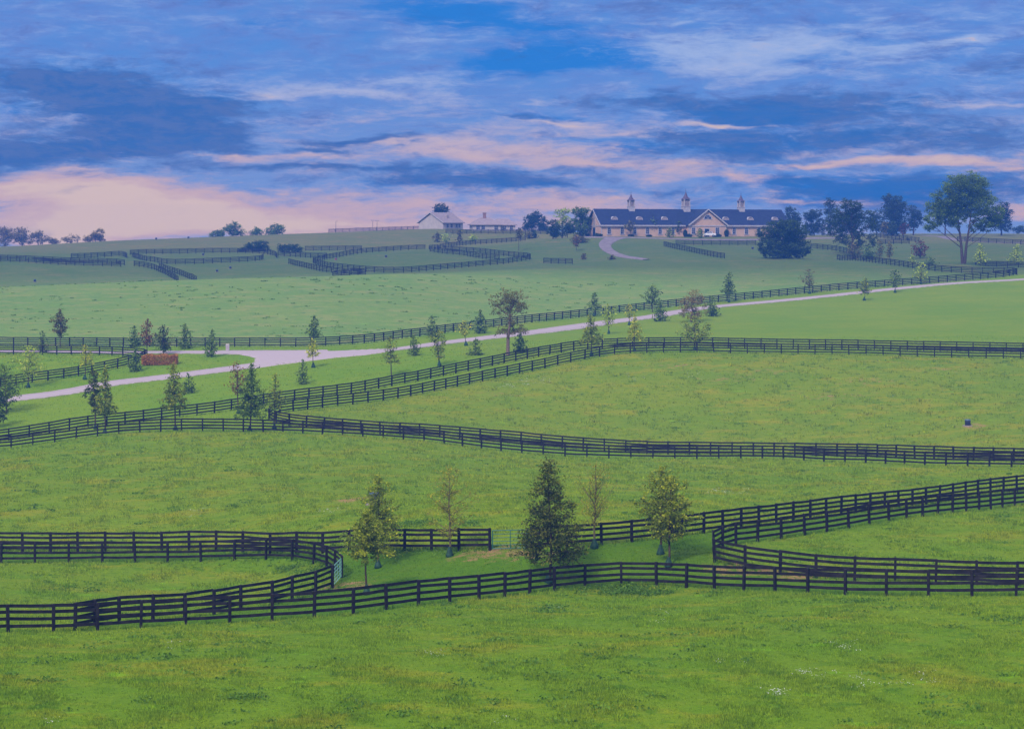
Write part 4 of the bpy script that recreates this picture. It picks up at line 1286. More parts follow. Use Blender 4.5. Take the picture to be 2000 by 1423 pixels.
# clipped hedge
x, y = hit(312, 712)
z = hz(x, y)
k = y / FPX
rg = np.random.default_rng(77)
hedge = thing('hedge', 'clipped oblong copper brown hedge beside the left paddock fence', 'hedge', (x, y, z))
n = 9000
w2, d2, h2 = 31 * k, 1.1, 18 * k
q = rg.uniform(-1, 1, (n, 3))
face = rg.integers(0, 3, n)
for a in range(3):
    s = face == a
    q[s, a] = np.sign(q[s, a]) * rg.uniform(.78, 1.10, s.sum())
q = q * np.array([w2, d2, h2 / 2]) + np.array([0, 0, h2 / 2 + .02])
q[:, 2] += .08 * np.sin(q[:, 0] * 3.1) * (q[:, 2] / h2)
q[:, 2] = np.maximum(q[:, 2], .03)
v, f = leaves(q, None, .17, rg, .2)
me = np_mesh('foliage', v, f, leaf_mat('hedge'))
attr(me, 'tint', np.clip(rg.normal(.45, .25, n), 0, 1), 'FACE')
link('foliage', me, hedge)
b = MB()
for i in range(14):
    xx = -w2 * .9 + i * w2 * 1.8 / 13
    b.tube([(xx, rg.uniform(-.6, .6), -.1), (xx + rg.uniform(-.2, .2), rg.uniform(-.7, .7), h2 * .85)], [.04, .015], 5, False)
b.build('stem', bark_m, hedge)

# ------------------------------------------------------------------ buildings
wall_m = bsdf('tan_siding', lin(206, 172, 150), 0.85, 0.1, (0.6, lin(196, 162, 142)), 0)
trim_m = bsdf('white_trim', lin(186, 178, 184), 0.6, 0.2, (2.0, lin(170, 163, 170)))
roof_m = bsdf('slate_roof', lin(44, 52, 84), 0.75, 0.15, (1.4, lin(34, 42, 72)), 0.1)
roof_p = bsdf('grey_roof', lin(160, 144, 146), 0.85, 0.1, (1.2, lin(146, 130, 136)), 0.1)
glass_m = bsdf('dark_glass', lin(34, 44, 70), 0.12, 0.5, (0.8, lin(46, 60, 92)))
door_m = bsdf('navy_door', lin(30, 44, 84), 0.5, 0.3, (2, lin(24, 36, 70)))
louver_m = bsdf('louvre', lin(168, 152, 154), 0.7, 0.2, (3, lin(152, 138, 142)))
copper_m = bsdf('dark_copper', lin(88, 70, 92), 0.5, 0.4, (2, lin(74, 60, 82)))
brick_m = bsdf('chimney_brick', lin(150, 122, 116), 0.9, 0.1, (4, lin(140, 104, 98)))
cream_m = bsdf('cream_boards', lin(190, 178, 174), 0.8, 0.1, (0.7, lin(180, 168, 166)))


def front_local(px, x0, y0, c, s):
    k = (px - CX) / FPX
    return (k * y0 - x0) / (c - k * s)


BR = R(20)
bx0, by0 = at(1175, BARN_Y)
bz0 = hz(bx0 + 10, by0 + 6)
barn = thing('horse_barn', 'long tan horse barn with navy roof, front gable and three white cupolas', 'barn', (bx0, by0, bz0), BR)
bc, bs = math.cos(BR), math.sin(BR)
fl = lambda px: front_local(px, bx0, by0, bc, bs)
BL, BD, BE = fl(1540), 12.0, 3.75
k0 = BARN_Y / FPX
RZ = -(409 - YH) * (by0 + 6 * bc) / FPX - bz0        # ridge
GC, GWID, GP = (fl(1338) + fl(1415.6)) / 2, (fl(1415.6) - fl(1338)) - 1.0, 2.0
# walls: five-sided section along the length plus the projecting gabled bay
b = MB()
b.prism([(0, -1.0), (BD, -1.0), (BD, BE), (BD / 2, RZ - .35), (0, BE)], 'x', 0, BL)
b.prism([(GC - GWID / 2, -1.0), (GC + GWID / 2, -1.0), (GC + GWID / 2, BE), (GC, RZ - .45), (GC - GWID / 2, BE)], 'y', -GP, BD / 2 - .4)
b.build('wall', wall_m, barn)
# roof slabs
OV = .55
sl = (RZ - BE) / (BD / 2)
b = MB()
th = .22
b.prism([(-OV, BE - OV * sl), (BD / 2, RZ), (BD + OV, BE - OV * sl), (BD + OV, BE - OV * sl + th), (BD / 2, RZ + th), (-OV, BE - OV * sl + th)], 'x', -OV, BL + OV)
gs_ = (RZ - BE) / (GWID / 2)
zr = RZ - .03
b.prism([(GC - GWID / 2 - OV, BE - OV * gs_), (GC, zr), (GC + GWID / 2 + OV, BE - OV * gs_), (GC + GWID / 2 + OV, BE - OV * gs_ + th), (GC, zr + th), (GC - GWID / 2 - OV, BE - OV * gs_ + th)], 'y', -GP - OV, BD / 2)
roof = b.build('roof', roof_m, barn)
# trim: eaves boards, rakes of gable and end, water table, ridge cap
b = MB()
ez = BE - OV * sl
for xa, xb in ((-OV, GC - GWID / 2 - OV - .02), (GC + GWID / 2 + OV + .02, BL + OV)):
    b.box(xa, xb, -OV - .12, -OV - .003, ez - .22, ez + .24)


def rake(b, axis, c, half, zlo, zhi, pos, w=.42, thk=.14):
    for s in (-1, 1):
        p = [(c + s * half, zlo), (c, zhi), (c, zhi - w), (c + s * (half - w * .9), zlo - w * .55), (c + s * half, zlo - w * .55)]
        b.prism(p, axis, pos - thk, pos - .003)


rake(b, 'y', GC, GWID / 2 + OV, BE - OV * gs_ + th + .03, zr + th + .05, -GP - OV)
rake(b, 'x', BD / 2, BD / 2 + OV, ez + th + .03, RZ + th + .05, -OV)
b.box(GC - GWID / 2 - OV + .3, GC + GWID / 2 + OV - .3, -GP - .16, -GP - .003, BE - .62, BE - .28)
b.box(-.14, -.003, -.1, BD + .1, BE - .62, BE - .28)
for xx, yy in ((-.06, -.06), (-.06, BD - .2), (BL - .2, -.06)):
    b.box(xx, xx + .26, yy, yy + .26, -.5, BE - .65)
for s in (-1, 1):
    b.box(GC + s * (GWID / 2 - .07) - .13, GC + s * (GWID / 2 - .07) + .13, -GP - .06, -GP + .2, -.5, BE - .65)
b.build('trim', trim_m, barn)


def arch(w, z0, z1, n=8):
    """outline of a round-headed opening of width w"""
    r = w / 2
    return [(-r, z0), (r, z0)] + [(r * math.cos(math.pi * i / n), z1 - r + r * math.sin(math.pi * i / n)) for i in range(n + 1)]


def window(parent, x, y, w, z0, z1, round_=True):
    f = MB()
    o = arch(w + .55, z0 - .12, z1 + .25) if round_ else [(-w / 2 - .25, z0 - .12), (w / 2 + .25, z0 - .12), (w / 2 + .25, z1 + .2), (-w / 2 - .25, z1 + .2)]
    f.prism([(x + a, c) for a, c in o], 'y', y - .07, y - .003)
    win = f.build('window', trim_m, parent)
    g = MB()
    o = arch(w, z0, z1) if round_ else [(-w / 2, z0), (w / 2, z0), (w / 2, z1), (-w / 2, z1)]
    g.prism([(x + a, c) for a, c in o], 'y', y - .10, y - .075)
    g.build('pane', glass_m, win)
    m = MB()
    m.box(x - .03, x + .03, y - .135, y - .105, z0, z1 - .02)
    for zz in (z0 + (z1 - z0) * .36, z0 + (z1 - z0) * .66):
        m.box(x - w / 2, x + w / 2, y - .135, y - .105, zz - .03, zz + .03)
    m.build('muntin', trim_m, win)
    s = MB()
    s.box(x - w / 2 - .32, x + w / 2 + .32, y - .2, y - .003, z0 - .28, z0 - .125)
    s.build('sill', trim_m, win)


for px in (1189.7, 1215.1, 1239.8, 1264.5, 1289.2, 1314, 1433.8, 1457.8, 1482, 1506.5, 1531):
    window(barn, fl(px), 0, .95, .75, 2.75)
for px in (1352, 1398.5):
    window(barn, fl(px) - .5, -GP, 1.05, .75, 2.7, False)


def door(parent, x, y, w, z1):
    f = MB()
    for s in (-1, 1):
        f.box(x + s * (w / 2 + .12) - .12, x + s * (w / 2 + .12) + .12, y - .1, y - .003, -.1, z1)
    f.box(x - w / 2 - .3, x + w / 2 + .3, y - .12, y - .003, z1 + .003, z1 + .3)
    fr = f.build('door', trim_m, parent)
    g = MB()
    g.box(x - w / 2, x + w / 2, y - .06, y - .003, -.1, z1)
    g.build('door_leaf', door_m, fr)
    h = MB()
    h.tube([(x + w * .32, y - .1, 1.0), (x + w * .32, y - .1, 1.25)], .03, 6)
    h.build('handle', trim_m, fr)


door(barn, fl(1375.3), -GP, 1.5, 2.35)
# gable window and left end: door, loft door
g = MB()
zc = BE + (RZ - BE) * .36
o = [(1.35 * math.cos(math.pi * i / 10), zc + 1.35 * math.sin(math.pi * i / 10)) for i in range(11)]
g.prism([(GC + a * 1.22, c - .12 if j in (0, 10) else c + .16) for j, (a, c) in enumerate(o)], 'y', -GP - .08, -GP - .003)
gw = g.build('gable_window', trim_m, barn)
g = MB()
g.prism([(GC + a * .9, zc + .1 + (c - zc) * .88) for a, c in o], 'y', -GP - .12, -GP - .085)
g.build('pane', glass_m, gw)
g = MB()
for i in (3, 5, 7):
    a = math.pi * i / 10
    g.tube([(GC, -GP - .13, zc + .1), (GC + 1.2 * math.cos(a), -GP - .13, zc + .1 + 1.15 * math.sin(a))], .04, 4)
g.build('muntin', trim_m, gw)
end = thing('end', None, None)
end.parent = barn
bpy.data.objects.remove(end)
g = MB()
yc = BD / 2
g.box(-.10, -.003, yc - 1.25, yc + 1.25, -.2, 3.05)
dr = g.build('end_door', trim_m, barn)
g = MB()
g.box(-.15, -.105, yc - .95, yc + .95, -.1, 2.75)
g.build('door_leaf', door_m, dr)
g = MB()
g.prism([(yc - .95, BE - .25), (yc + .95, BE - .25), (yc + .95, BE + 2.6), (yc, BE + 3.5), (yc - .95, BE + 2.6)], 'x', -.10, -.003)
ld = g.build('loft_door', trim_m, barn)
g = MB()
g.prism([(yc - .65, BE + .05), (yc + .65, BE + .05), (yc + .65, BE + 2.2), (yc - .65, BE + 2.2)], 'x', -.15, -.105)
g.box(-.16, -.105, yc - .35, yc + .35, BE + 2.45, BE + 2.9)
g.build('door_leaf', louver_m, ld)
# half-moon roof vents
vm = MB()
n = 9
half = [(1.0 * math.cos(math.pi * i / n), .95 * math.sin(math.pi * i / n)) for i in range(n + 1)]
vm.prism(half, 'y', 0, 2.6)
vmesh = vm.mesh('roof_vent', louver_m)
vr = MB()
for i in range(n):
    (xa, za), (xb, zb) = half[i], half[i + 1]
    k1 = 1.14
    vr.add([(xa, -.12, za), (xb, -.12, zb), (xb * k1, -.12, zb * k1), (xa * k1, -.12, za * k1), (xa, 2.6, za), (xb, 2.6, zb), (xb * k1, 2.6, zb * k1), (xa * k1, 2.6, za * k1)],
           [(0, 1, 2, 3), (4, 7, 6, 5), (3, 2, 6, 7), (0, 4, 5, 1), (0, 3, 7, 4), (1, 5, 6, 2)])
vrim = vr.mesh('vent_rim', trim_m)
for px in (1199.5, 1248.5, 1297.7, 1417.5, 1465.7, 1513.8):
    x = fl(px) + .8
    y = 1.55
    o = link('roof_vent', vmesh, barn)
    o.location = (x, y, BE + y * sl + th)
    o2 = link('vent_rim', vrim, o)
# cupolas


def cupola(px, s):
    x, y, z = fl(px) + 2.0, BD / 2, RZ
    f = MB()
    w0, w1 = 1.05 * s, .86 * s
    f.box(x - w0, x + w0, y - w0, y + w0, z - 1.0, z + .95 * s)
    f.box(x - w0 - .12, x + w0 + .12, y - w0 - .12, y + w0 + .12, z + .953 * s, z + 1.12 * s)
    cu = f.build('cupola', trim_m, barn)
    f = MB()
    for a in (-1, 1):
        for c in (-1, 1):
            f.box(x + a * w1 - .14, x + a * w1 + .14, y + c * w1 - .14, y + c * w1 + .14, z + 1.123 * s, z + 3.0 * s)
    f.box(x - w1 - .2, x + w1 + .2, y - w1 - .2, y + w1 + .2, z + 3.003 * s, z + 3.2 * s)
    f.build('corner_post', trim_m, cu)
    f = MB()
    f.box(x - w1 + .06, x + w1 - .06, y - w1 + .06, y + w1 - .06, z + 1.123 * s, z + 3.0 * s)
    for i in range(7):
        zz = z + (1.35 + .21 * i) * s
        f.box(x - w1 + .2, x + w1 - .2, y - w1 + .0, y + w1 - .0, zz, zz + .08)
    f.build('louvre', louver_m, cu)
    f = MB()
    prof = [(1.55, 3.203), (1.50, 3.28), (.98, 3.62), (.62, 4.10), (.36, 4.7), (.14, 5.25), (.06, 5.45)]
    vs, n_ = [], 8
    for r, h in prof:
        vs += [(x + r * s * math.cos(2 * math.pi * (q + .5) / n_) * .95, y + r * s * math.sin(2 * math.pi * (q + .5) / n_) * .95, z + h * s) for q in range(n_)]
    fs = [(i * n_ + q, i * n_ + (q + 1) % n_, (i + 1) * n_ + (q + 1) % n_, (i + 1) * n_ + q) for i in range(len(prof) - 1) for q in range(n_)]
    fs += [tuple(range(n_))[::-1], tuple((len(prof) - 1) * n_ + q for q in range(n_))]
    f.add(vs, fs)
    f.build('cupola_roof', copper_m, cu)
    f = MB()
    f.tube([(x, y, z + 5.4 * s), (x, y, z + 6.5 * s)], .04, 5)
    f.lathe([(.02, z + 5.62 * s), (.13, z + 5.72 * s), (.02, z + 5.84 * s)], 8, (x, y))
    f.build('finial', copper_m, cu)


cupola(1237.8 - 2, .92)
cupola(1345.8 - 2, 1.08)
cupola(1454.6 - 2, .92)


def local_shrub(px, py, d, w, h, seed, label):
    x, y = at(px, d)
    z = hz(x, y)
    rg = np.random.default_rng(seed)
    r_ = thing('foundation_shrub', label, 'shrub', (x, y, z), 0, 'clipped shrubs against the barn')
    n = 700
    q = rg.normal(size=(n, 3))
    q /= np.linalg.norm(q, axis=1)[:, None]
    q *= rg.uniform(.75, 1.05, n)[:, None]
    q = q * np.array([w / 2, w / 2.4, h / 2]) + np.array([0, 0, h / 2])
    v, f = leaves(q, None, .34, rg)
    me = np_mesh('foliage', v, f, leaf_mat('deep'))
    attr(me, 'tint', rg.uniform(0, .7, n), 'FACE')
    link('foliage', me, r_)
    b = MB()
    b.tube([(0, 0, -.2), (0, 0, h * .5)], .08, 5)
    b.build('stem', bark_m, r_)


for px, w, h, lb in ((1338.5, 1.3, 2.3, 'upright clipped shrub at the left corner of the barn gable bay'), (1419, 1.4, 2.3, 'upright clipped shrub at the right corner of the barn gable bay'),
                     (1346, 2.0, .9, 'low clipped shrub under the left gable bay window'), (1400, 3.0, .9, 'long low clipped shrub under the right gable bay window'),
                     (1170, 2.4, .8, 'low dark shrub at the left front corner of the barn'), (1166, 1.2, .9, 'small dark shrub right of the barn end door'), (1149, 2.0, .7, 'low dark shrub at the back left corner of the barn'),
                     (1232, 2.0, .6, 'low dark shrub below the second barn window from the left'), (1268, 1.8, .6, 'low dark shrub below the fourth barn window from the left')):
    ss = fl(px)
    dd = by0 + ss * bs - (2.0 + GP if 1336 < px < 1421 else 1.2)
    if px < 1175:
        dd = by0 + {1170: -.5, 1166: 2.0, 1149: 10.0}[px]
    local_shrub(px, 0, dd, w, h, int(px), lb)

# pale gabled house
hx, hy = at(865.5, 706)
hzv = hz(hx, hy)
HR = R(52)
house = thing('gabled_house', 'pale gabled house with grey roof on the hilltop, tree behind its roof', 'house', (hx, hy, hzv), HR)
HW, HL, HE, HRZ = 11.4, 11.0, 2.4, 5.75
b = MB()   # the long axis runs along local x, the gable end looks along -x
b.prism([(0, -1.5), (HW, -1.5), (HW, HE), (HW / 2, HRZ - .25), (0, HE)], 'x', 0, HL)
b.build('wall', cream_m, house)
s2 = (HRZ - HE) / (HW / 2)
b = MB()
b.prism([(-.6, HE - .6 * s2), (HW / 2, HRZ), (HW + .6, HE - .6 * s2), (HW + .6, HE - .6 * s2 + .2), (HW / 2, HRZ + .2), (-.6, HE - .6 * s2 + .2)], 'x', -.5, HL + .5)
b.build('roof', roof_p, house)
b = MB()
rake(b, 'x', HW / 2, HW / 2 + .6, HE - .6 * s2 + .22, HRZ + .24, -.5, .3, .1)
b.build('bargeboard', trim_m, house)
for x in (2.4, 4.6, 7.4, 9.0):
    window(house, x, 0, 1.0, .5, 1.7, False)
b = MB()
b.box(4.9, 5.6, 2.2, 2.9, HE + 1.0, HE + 2.6)
b.build('roof_vent', louver_m, house)

# low hip-roofed house with chimney
lx, ly = at(921.5, 700)
lz = hz(lx + 8, ly)
low = thing('low_house', 'low house with hipped grey roof, chimney and side wing on the hilltop', 'house', (lx, ly, lz), R(8))


def hip(b, x0, x1, y0, y1, z0, z1, ins):
    yc_ = (y0 + y1) / 2
    v = [(x0, y0, z0), (x1, y0, z0), (x1, y1, z0), (x0, y1, z0), (x0 + ins, yc_, z1), (x1 - ins, yc_, z1), (x0, y0, z0 - .25), (x1, y0, z0 - .25), (x1, y1, z0 - .25), (x0, y1, z0 - .25)]
    b.add(v, [(0, 1, 5, 4), (1, 2, 5), (2, 3, 4, 5), (3, 0, 4), (9, 8, 7, 6), (6, 7, 1, 0), (7, 8, 2, 1), (8, 9, 3, 2), (9, 6, 0, 3)])


b = MB()
b.box(.3, 10.2, 0, 9, -1.5, 2.2)
b.box(10.2, 15.6, 1.2, 8, -1.5, 2.1)
b.build('wall', cream_m, low)
b = MB()
hip(b, -.4, 10.8, -.6, 9.6, 2.3, 4.75, 4.1)
hip(b, 7.2, 16.2, .6, 8.6, 2.2, 4.3, 2.4)
b.build('roof', roof_p, low)
b = MB()
b.box(4.6, 5.6, 4.0, 5.0, 2.5, 6.3)
b.box(4.5, 5.7, 3.9, 5.1, 6.303, 6.5)
b.build('chimney', brick_m, low)
for x in (2.2, 4.0, 8.6):
    window(low, x, 0, 1.2, .5, 1.8, False)
for x in (11.8, 14.2):
    window(low, x, 1.2, 1.0, .6, 1.8, False)

# thin lamp poles on the hilltop
pole_m = bsdf('pole_metal', lin(110, 110, 124), 0.5, 0.4, (3, lin(92, 92, 108)), 0, 0.4)
for px, yt, arms, lb in ((656, 432.5, (1,), 'thin lamp pole standing alone at the left end of the hilltop fence'),
                         (728, 431, (-1, 1), 'thin twin armed lamp pole, left of the close pair on the hilltop'),
                         (736.5, 431.5, (-1, 1), 'thin twin armed lamp pole, right of the close pair on the hilltop')):
    x, y = at(px, 742)
    z = hz(x, y)
    k = y / FPX
    h = -(yt - YH) * k - z
    r_ = thing('lamp_pole', lb, 'lamp pole', (x, y, z), 0, 'lamp poles on the hilltop')
    b = MB()
    b.tube([(0, 0, -.3), (0, 0, h)], [.10, .06], 7)
    b.build('pole', pole_m, r_)
    for s in arms:
        b = MB()
        b.tube([(0, 0, h - .05), (s * .45, 0, h + .1)], .035, 5)
        b.box(s * .45 - .22, s * .45 + .22, -.12, .12, h + .06, h + .2)
        b.build('lamp_head', pole_m, r_)

# ------------------------------------------------------------------ gates
teal_m = bsdf('teal_gate_paint', lin(30, 104, 96), 0.5, 0.35, (3, lin(26, 88, 84)))
mint_m = bsdf('pale_green_gate_paint', lin(126, 176, 168), 0.5, 0.35, (3, lin(104, 156, 150)))


def tube_gate(name, label, p, q, mat, nb=6):
    (xa, ya), (xb, yb) = p, q
    za, zb = hz(xa, ya), hz(xb, yb)
    L = math.hypot(xb - xa, yb - ya)
    r_ = thing(name, label, 'gate', (xa, ya, za), math.atan2(yb - ya, xb - xa))
    sl_ = (zb - za) / L
    b = MB()
    for x in (.12, L - .12):
        b.tube([(x, 0, .12 + sl_ * x), (x, 0, 1.36 + sl_ * x)], .035, 7)
    for z in (.14, 1.34):
        b.tube([(.12, 0, z + sl_ * .12), (L - .12, 0, z + sl_ * (L - .12))], .032, 7)
    b.build('frame', mat, r_)
    for i in range(1, nb - 1):
        z = .14 + 1.2 * i / (nb - 1)
        b = MB()
        b.tube([(.12, 0, z + sl_ * .12), (L - .12, 0, z + sl_ * (L - .12))], .022, 6)
        b.build('bar', mat, r_)
    for x in np.linspace(0, L, max(2, int(L / 1.1)) + 1)[1:-1]:
        b = MB()
        b.tube([(x, -.03, .14 + sl_ * x), (x, -.03, 1.34 + sl_ * x)], .026, 6)
        b.build('upright', mat, r_)


tube_gate('tube_gate', 'teal tube gate between the left fence end and the dark pin oak', at(958.5, 133.4), at(1035, 133), teal_m)
tube_gate('tube_gate', 'pale green tube gate seen edge on closing the rounded left paddock', at(649.5, 128.3), at(666.5, 132.8), mint_m)

# ------------------------------------------------------------------ horse waterers
tank_m = bsdf('waterer_shell', lin(44, 52, 78), 0.45, 0.4, (4, lin(36, 42, 66)))
lid_m = bsdf('waterer_lid', lin(80, 104, 140), 0.4, 0.4, (4, lin(66, 90, 126)))
redtank_m = bsdf('red_shell', lin(150, 66, 66), 0.5, 0.4, (4, lin(130, 56, 58)))
concrete_m = bsdf('concrete', lin(150, 140, 138), 0.9, 0.1, (2, lin(130, 122, 120)))
for px, py, dm, s, m, lb in ((1890, 832, 60, 1.0, tank_m, 'dark blue drum waterer in the large middle paddock near the right edge'),
                             (732, 985, 150, 1.25, tank_m, 'dark waterer with pale lid half hidden by the open olive pin oak'),
                             (68, 551, 470, .85, tank_m, 'far drum waterer near the left edge just beyond the meadow crest'),
                             (424, 531, 470, .85, tank_m, 'far drum waterer left of a close pair below the low bushes'),
                             (450, 525, 470, .85, tank_m, 'far drum waterer right of a close pair below the low bushes'),
                             (754, 503, 520, .9, tank_m, 'far drum waterer inside the pointed looped paddock'),
                             (656, 508, 480, .9, redtank_m, 'reddish drum beside the left end of the looped paddock fence'),
                             (1470, 487, 480, .9, tank_m, 'far drum waterer left of the huge round bushy tree'),
                             (397, 499, 560, .9, tank_m, 'far drum waterer on the tan strip before the low bushes'),
                             (305, 470, 600, .95, tank_m, 'far drum on the left skyline, lower of two'),
                             (368, 466.5, 600, .95, tank_m, 'far drum on the left skyline, upper of two')):
    x, y = hit(px, py, dm) if py > 480 else at(px, 712)
    z = hz(x, y)
    r_ = thing('horse_waterer', lb, 'waterer', (x, y, z), 0, 'drum waterers in the paddocks')
    b = MB()
    b.lathe([(.30 * s, .05), (.34 * s, .08), (.35 * s, .60 * s), (.33 * s, .64 * s)], 18)
    b.build('tank', m, r_, True)
    b = MB()
    b.lathe([(.36 * s, .642 * s), (.37 * s, .66 * s), (.36 * s, .74 * s), (.24 * s, .77 * s), (.22 * s, .72 * s)], 18)
    b.build('lid', lid_m, r_, True)
    b = MB()
    b.lathe([(.62 * s, -.2), (.62 * s, .03), (.58 * s, .048)], 14)
    b.build('base_pad', concrete_m, r_)

# white utility box
x, y = hit(444.5, 685)
z = hz(x, y)
ub = thing('utility_box', 'small white utility box standing at the drive fence above the road junction', 'utility box', (x, y, z))
b = MB()
b.prism([(-.27, -.2), (.27, -.2), (.27, 1.0), (.22, 1.12), (-.22, 1.12), (-.27, 1.0)], 'y', -.2, .2)
b.build('housing', trim_m, ub)
b = MB()
for i in range(4):
    b.box(-.18, .18, -.225, -.203, .35 + .13 * i, .41 + .13 * i)
b.build('vent_slats', louver_m, ub)
b = MB()
b.box(-.36, .36, -.3, .3, -.2, .06)
b.build('base_pad', concrete_m, ub)

# parked white vehicle in front of the barn
vx, vy = at(1386, 634)
vz = hz(vx, vy)
van = thing('parked_pickup', 'white pickup parked on the drive in front of the barn gable', 'pickup', (vx, vy, vz + .12), R(168))
paint_m = bsdf('white_paint', lin(222, 218, 228), 0.3, 0.5, (1, lin(214, 212, 222)))
tyre_m = bsdf('tyre_rubber', (0.02, 0.02, 0.022), 0.8, 0.2, (8, (0.03, 0.03, 0.03)))
rim_m = bsdf('wheel_rim', lin(150, 150, 158), 0.35, 0.5, (5, lin(120, 120, 130)), 0, 0.8)
lampm = bsdf('lamp_lens', lin(200, 206, 214), 0.2, 0.5, (5, lin(180, 188, 198)))
redm = bsdf('tail_lens', lin(150, 34, 34), 0.3, 0.5, (5, lin(120, 26, 26)))
b = MB()
b.prism([(-2.0, .45), (2.05, .45), (2.1, .75), (2.0, 1.02), (.95, 1.12), (-1.0, 1.12), (-2.05, 1.12), (-2.1, .6)], 'y', -.88, .88)
b.prism([(1.0, 1.123), (.35, 1.72), (-.75, 1.74), (-1.05, 1.123)], 'y', -.76, .76)
bo = b.build('body', paint_m, van)
mod = bo.modifiers.new('bevel', 'BEVEL')
mod.width, mod.segments = .06, 2
b = MB()
for s in (-1, 1):
    ya, yb2 = sorted((s * .765, s * .785))
    b.prism([(.78, 1.2), (.3, 1.64), (-.1, 1.65), (-.1, 1.2)], 'y', ya, yb2)
    b.prism([(-.2, 1.2), (-.2, 1.65), (-.68, 1.66), (-.88, 1.2)], 'y', ya, yb2)
b.build('side_window', glass_m, van)
for x in (1.3, -1.3):
    for s in (-1, 1):
        b = MB()
        prof = [(.22, -.1), (.33, -.11), (.36, -.06), (.36, .06), (.33, .11), (.22, .1)]
        n_ = 16
        vs = [(x + r * math.cos(2 * math.pi * q / n_), s * .80 + h * s, .36 + r * math.sin(2 * math.pi * q / n_)) for r, h in prof for q in range(n_)]
        b.add(vs, [(i * n_ + q, i * n_ + (q + 1) % n_, (i + 1) * n_ + (q + 1) % n_, (i + 1) * n_ + q) for i in range(5) for q in range(n_)])
        wl = b.build('wheel', tyre_m, van, True)
        b = MB()
        vs = [(x + r * math.cos(2 * math.pi * q / n_), s * (.80 + h), .36 + r * math.sin(2 * math.pi * q / n_)) for r, h in ((.22, -.05), (.22, .07), (.08, .09)) for q in range(n_)]
        b.add(vs, [(i * n_ + q, i * n_ + (q + 1) % n_, (i + 1) * n_ + (q + 1) % n_, (i + 1) * n_ + q) for i in range(2) for q in range(n_)] + [tuple(2 * n_ + q for q in range(n_))])
        b.build('rim', rim_m, wl)
for s in (-1, 1):
    b = MB()
    b.box(2.06, 2.13, s * .68 - .16, s * .68 + .16, .74, .9)
    b.build('headlight', lampm, van)
    b = MB()
    b.box(-2.14, -2.08, s * .76 - .08, s * .76 + .08, .7, 1.0)
    b.build('tail_light', redm, van)
for x in (2.12, -2.16):
    b = MB()
    b.box(x - .05, x + .09, -.82, .82, .42, .6)
    b.build('bumper', rim_m, van)

# ------------------------------------------------------------------ grass that stands up
tuft_m = bpy.data.materials.new('grass_blades')
tuft_m.use_nodes = True
t = NT(tuft_m.node_tree)
lv = t.new('ShaderNodeAttribute', attribute_name='lawn').outputs['Fac']
tv = t.new('ShaderNodeAttribute', attribute_name='tint').outputs['Fac']
gc2, _, _ = grass_colour(t, lv)
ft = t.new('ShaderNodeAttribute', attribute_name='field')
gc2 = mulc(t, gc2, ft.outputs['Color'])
hsv = t.new('ShaderNodeHueSaturation')
t.l.new(gc2, hsv.inputs['Color'])
t.l.new(t.mapr(tv, 0, 1, .62, 1.75, False), hsv.inputs['Value'])
t.l.new(t.mapr(tv, 0, 1, .512, .485, False), hsv.inputs['Hue'])
p = t.n['Principled BSDF']
p.inputs['Roughness'].default_value = .7
p.inputs['Specular IOR Level'].default_value = .15
t.l.new(hsv.outputs[0], p.inputs['Base Color'])
weed_m = leaf_mat('weed')


def blades(X, Y, hgt, wid, rg, nb, spread):
    """tufts of bent grass blades: two-triangle blades leaning out of each tuft"""
    n = len(X)
    Z = height(X, Y)
    a = rg.uniform(0, 2 * np.pi, (n, nb))
    r0 = rg.uniform(0, 1, (n, nb)) * spread[:, None]
    bx, by = X[:, None] + r0 * np.cos(a), Y[:, None] + r0 * np.sin(a)
    h = hgt[:, None] * rg.uniform(.5, 1.15, (n, nb))
    ln = h * rg.uniform(.1, .9, (n, nb))
    tx, ty = bx + ln * np.cos(a), by + ln * np.sin(a)
    w_ = wid[:, None] * rg.uniform(.6, 1.3, (n, nb))
    face = rg.uniform(-.9, .9, (n, nb))
    ox, oy = w_ * np.cos(face), w_ * np.sin(face)
    z = Z[:, None] + 0 * h
    v = np.stack([np.stack([bx - ox, by - oy, z - .05], -1), np.stack([bx + ox, by + oy, z - .05], -1), np.stack([tx, ty, z + h], -1)], -2)
    return v.reshape(-1, 3), np.arange(n * nb * 3).reshape(-1, 3)


rg = np.random.default_rng(3)
N = 560000
dmin, dmax = 73.0, 330.0
q = rg.uniform(0, 1, N)
d = 1 / (1 / dmin + q * (1 / dmax - 1 / dmin))      # thinner with distance, as the eye sees it
u = rg.uniform(-.31, .31, N)
X, Y = u * d, d
lm = lawn_mask(X, Y)
# uneven: tussocks gather where the pasture is rank
cl = np.sin(X * .9 + np.sin(Y * .43) * 2) * np.sin(Y * .31 + X * .17) + .6 * np.sin(X * 2.3 + Y * 1.7) * np.sin(Y * 1.1 - X * .6)
keep = rg.uniform(0, 1, N) < np.where(lm, .42, .45 + .35 * np.clip(cl, -1, 1))
X, Y, lm, cl = X[keep], Y[keep], lm[keep], cl[keep]
hg = np.where(lm, .055, .095 + .055 * np.clip(cl, -.5, 1)) * rg.uniform(.7, 1.4, len(X)) * np.clip(Y / 110, .9, 1.9)
v, f = blades(X, Y, hg, .009 + .00014 * Y, rg, 4, .05 + .0012 * Y)
me = np_mesh('pasture_grass', v, f, tuft_m)
attr(me, 'lawn', np.repeat(lm.astype(float), 4), 'FACE')
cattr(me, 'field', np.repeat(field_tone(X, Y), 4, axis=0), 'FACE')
tt = np.repeat(np.clip(rg.normal(.5, .27, len(X)), 0, 1), 4)
attr(me, 'tint', tt, 'FACE')
tag(link('pasture_grass', me), kind='stuff')
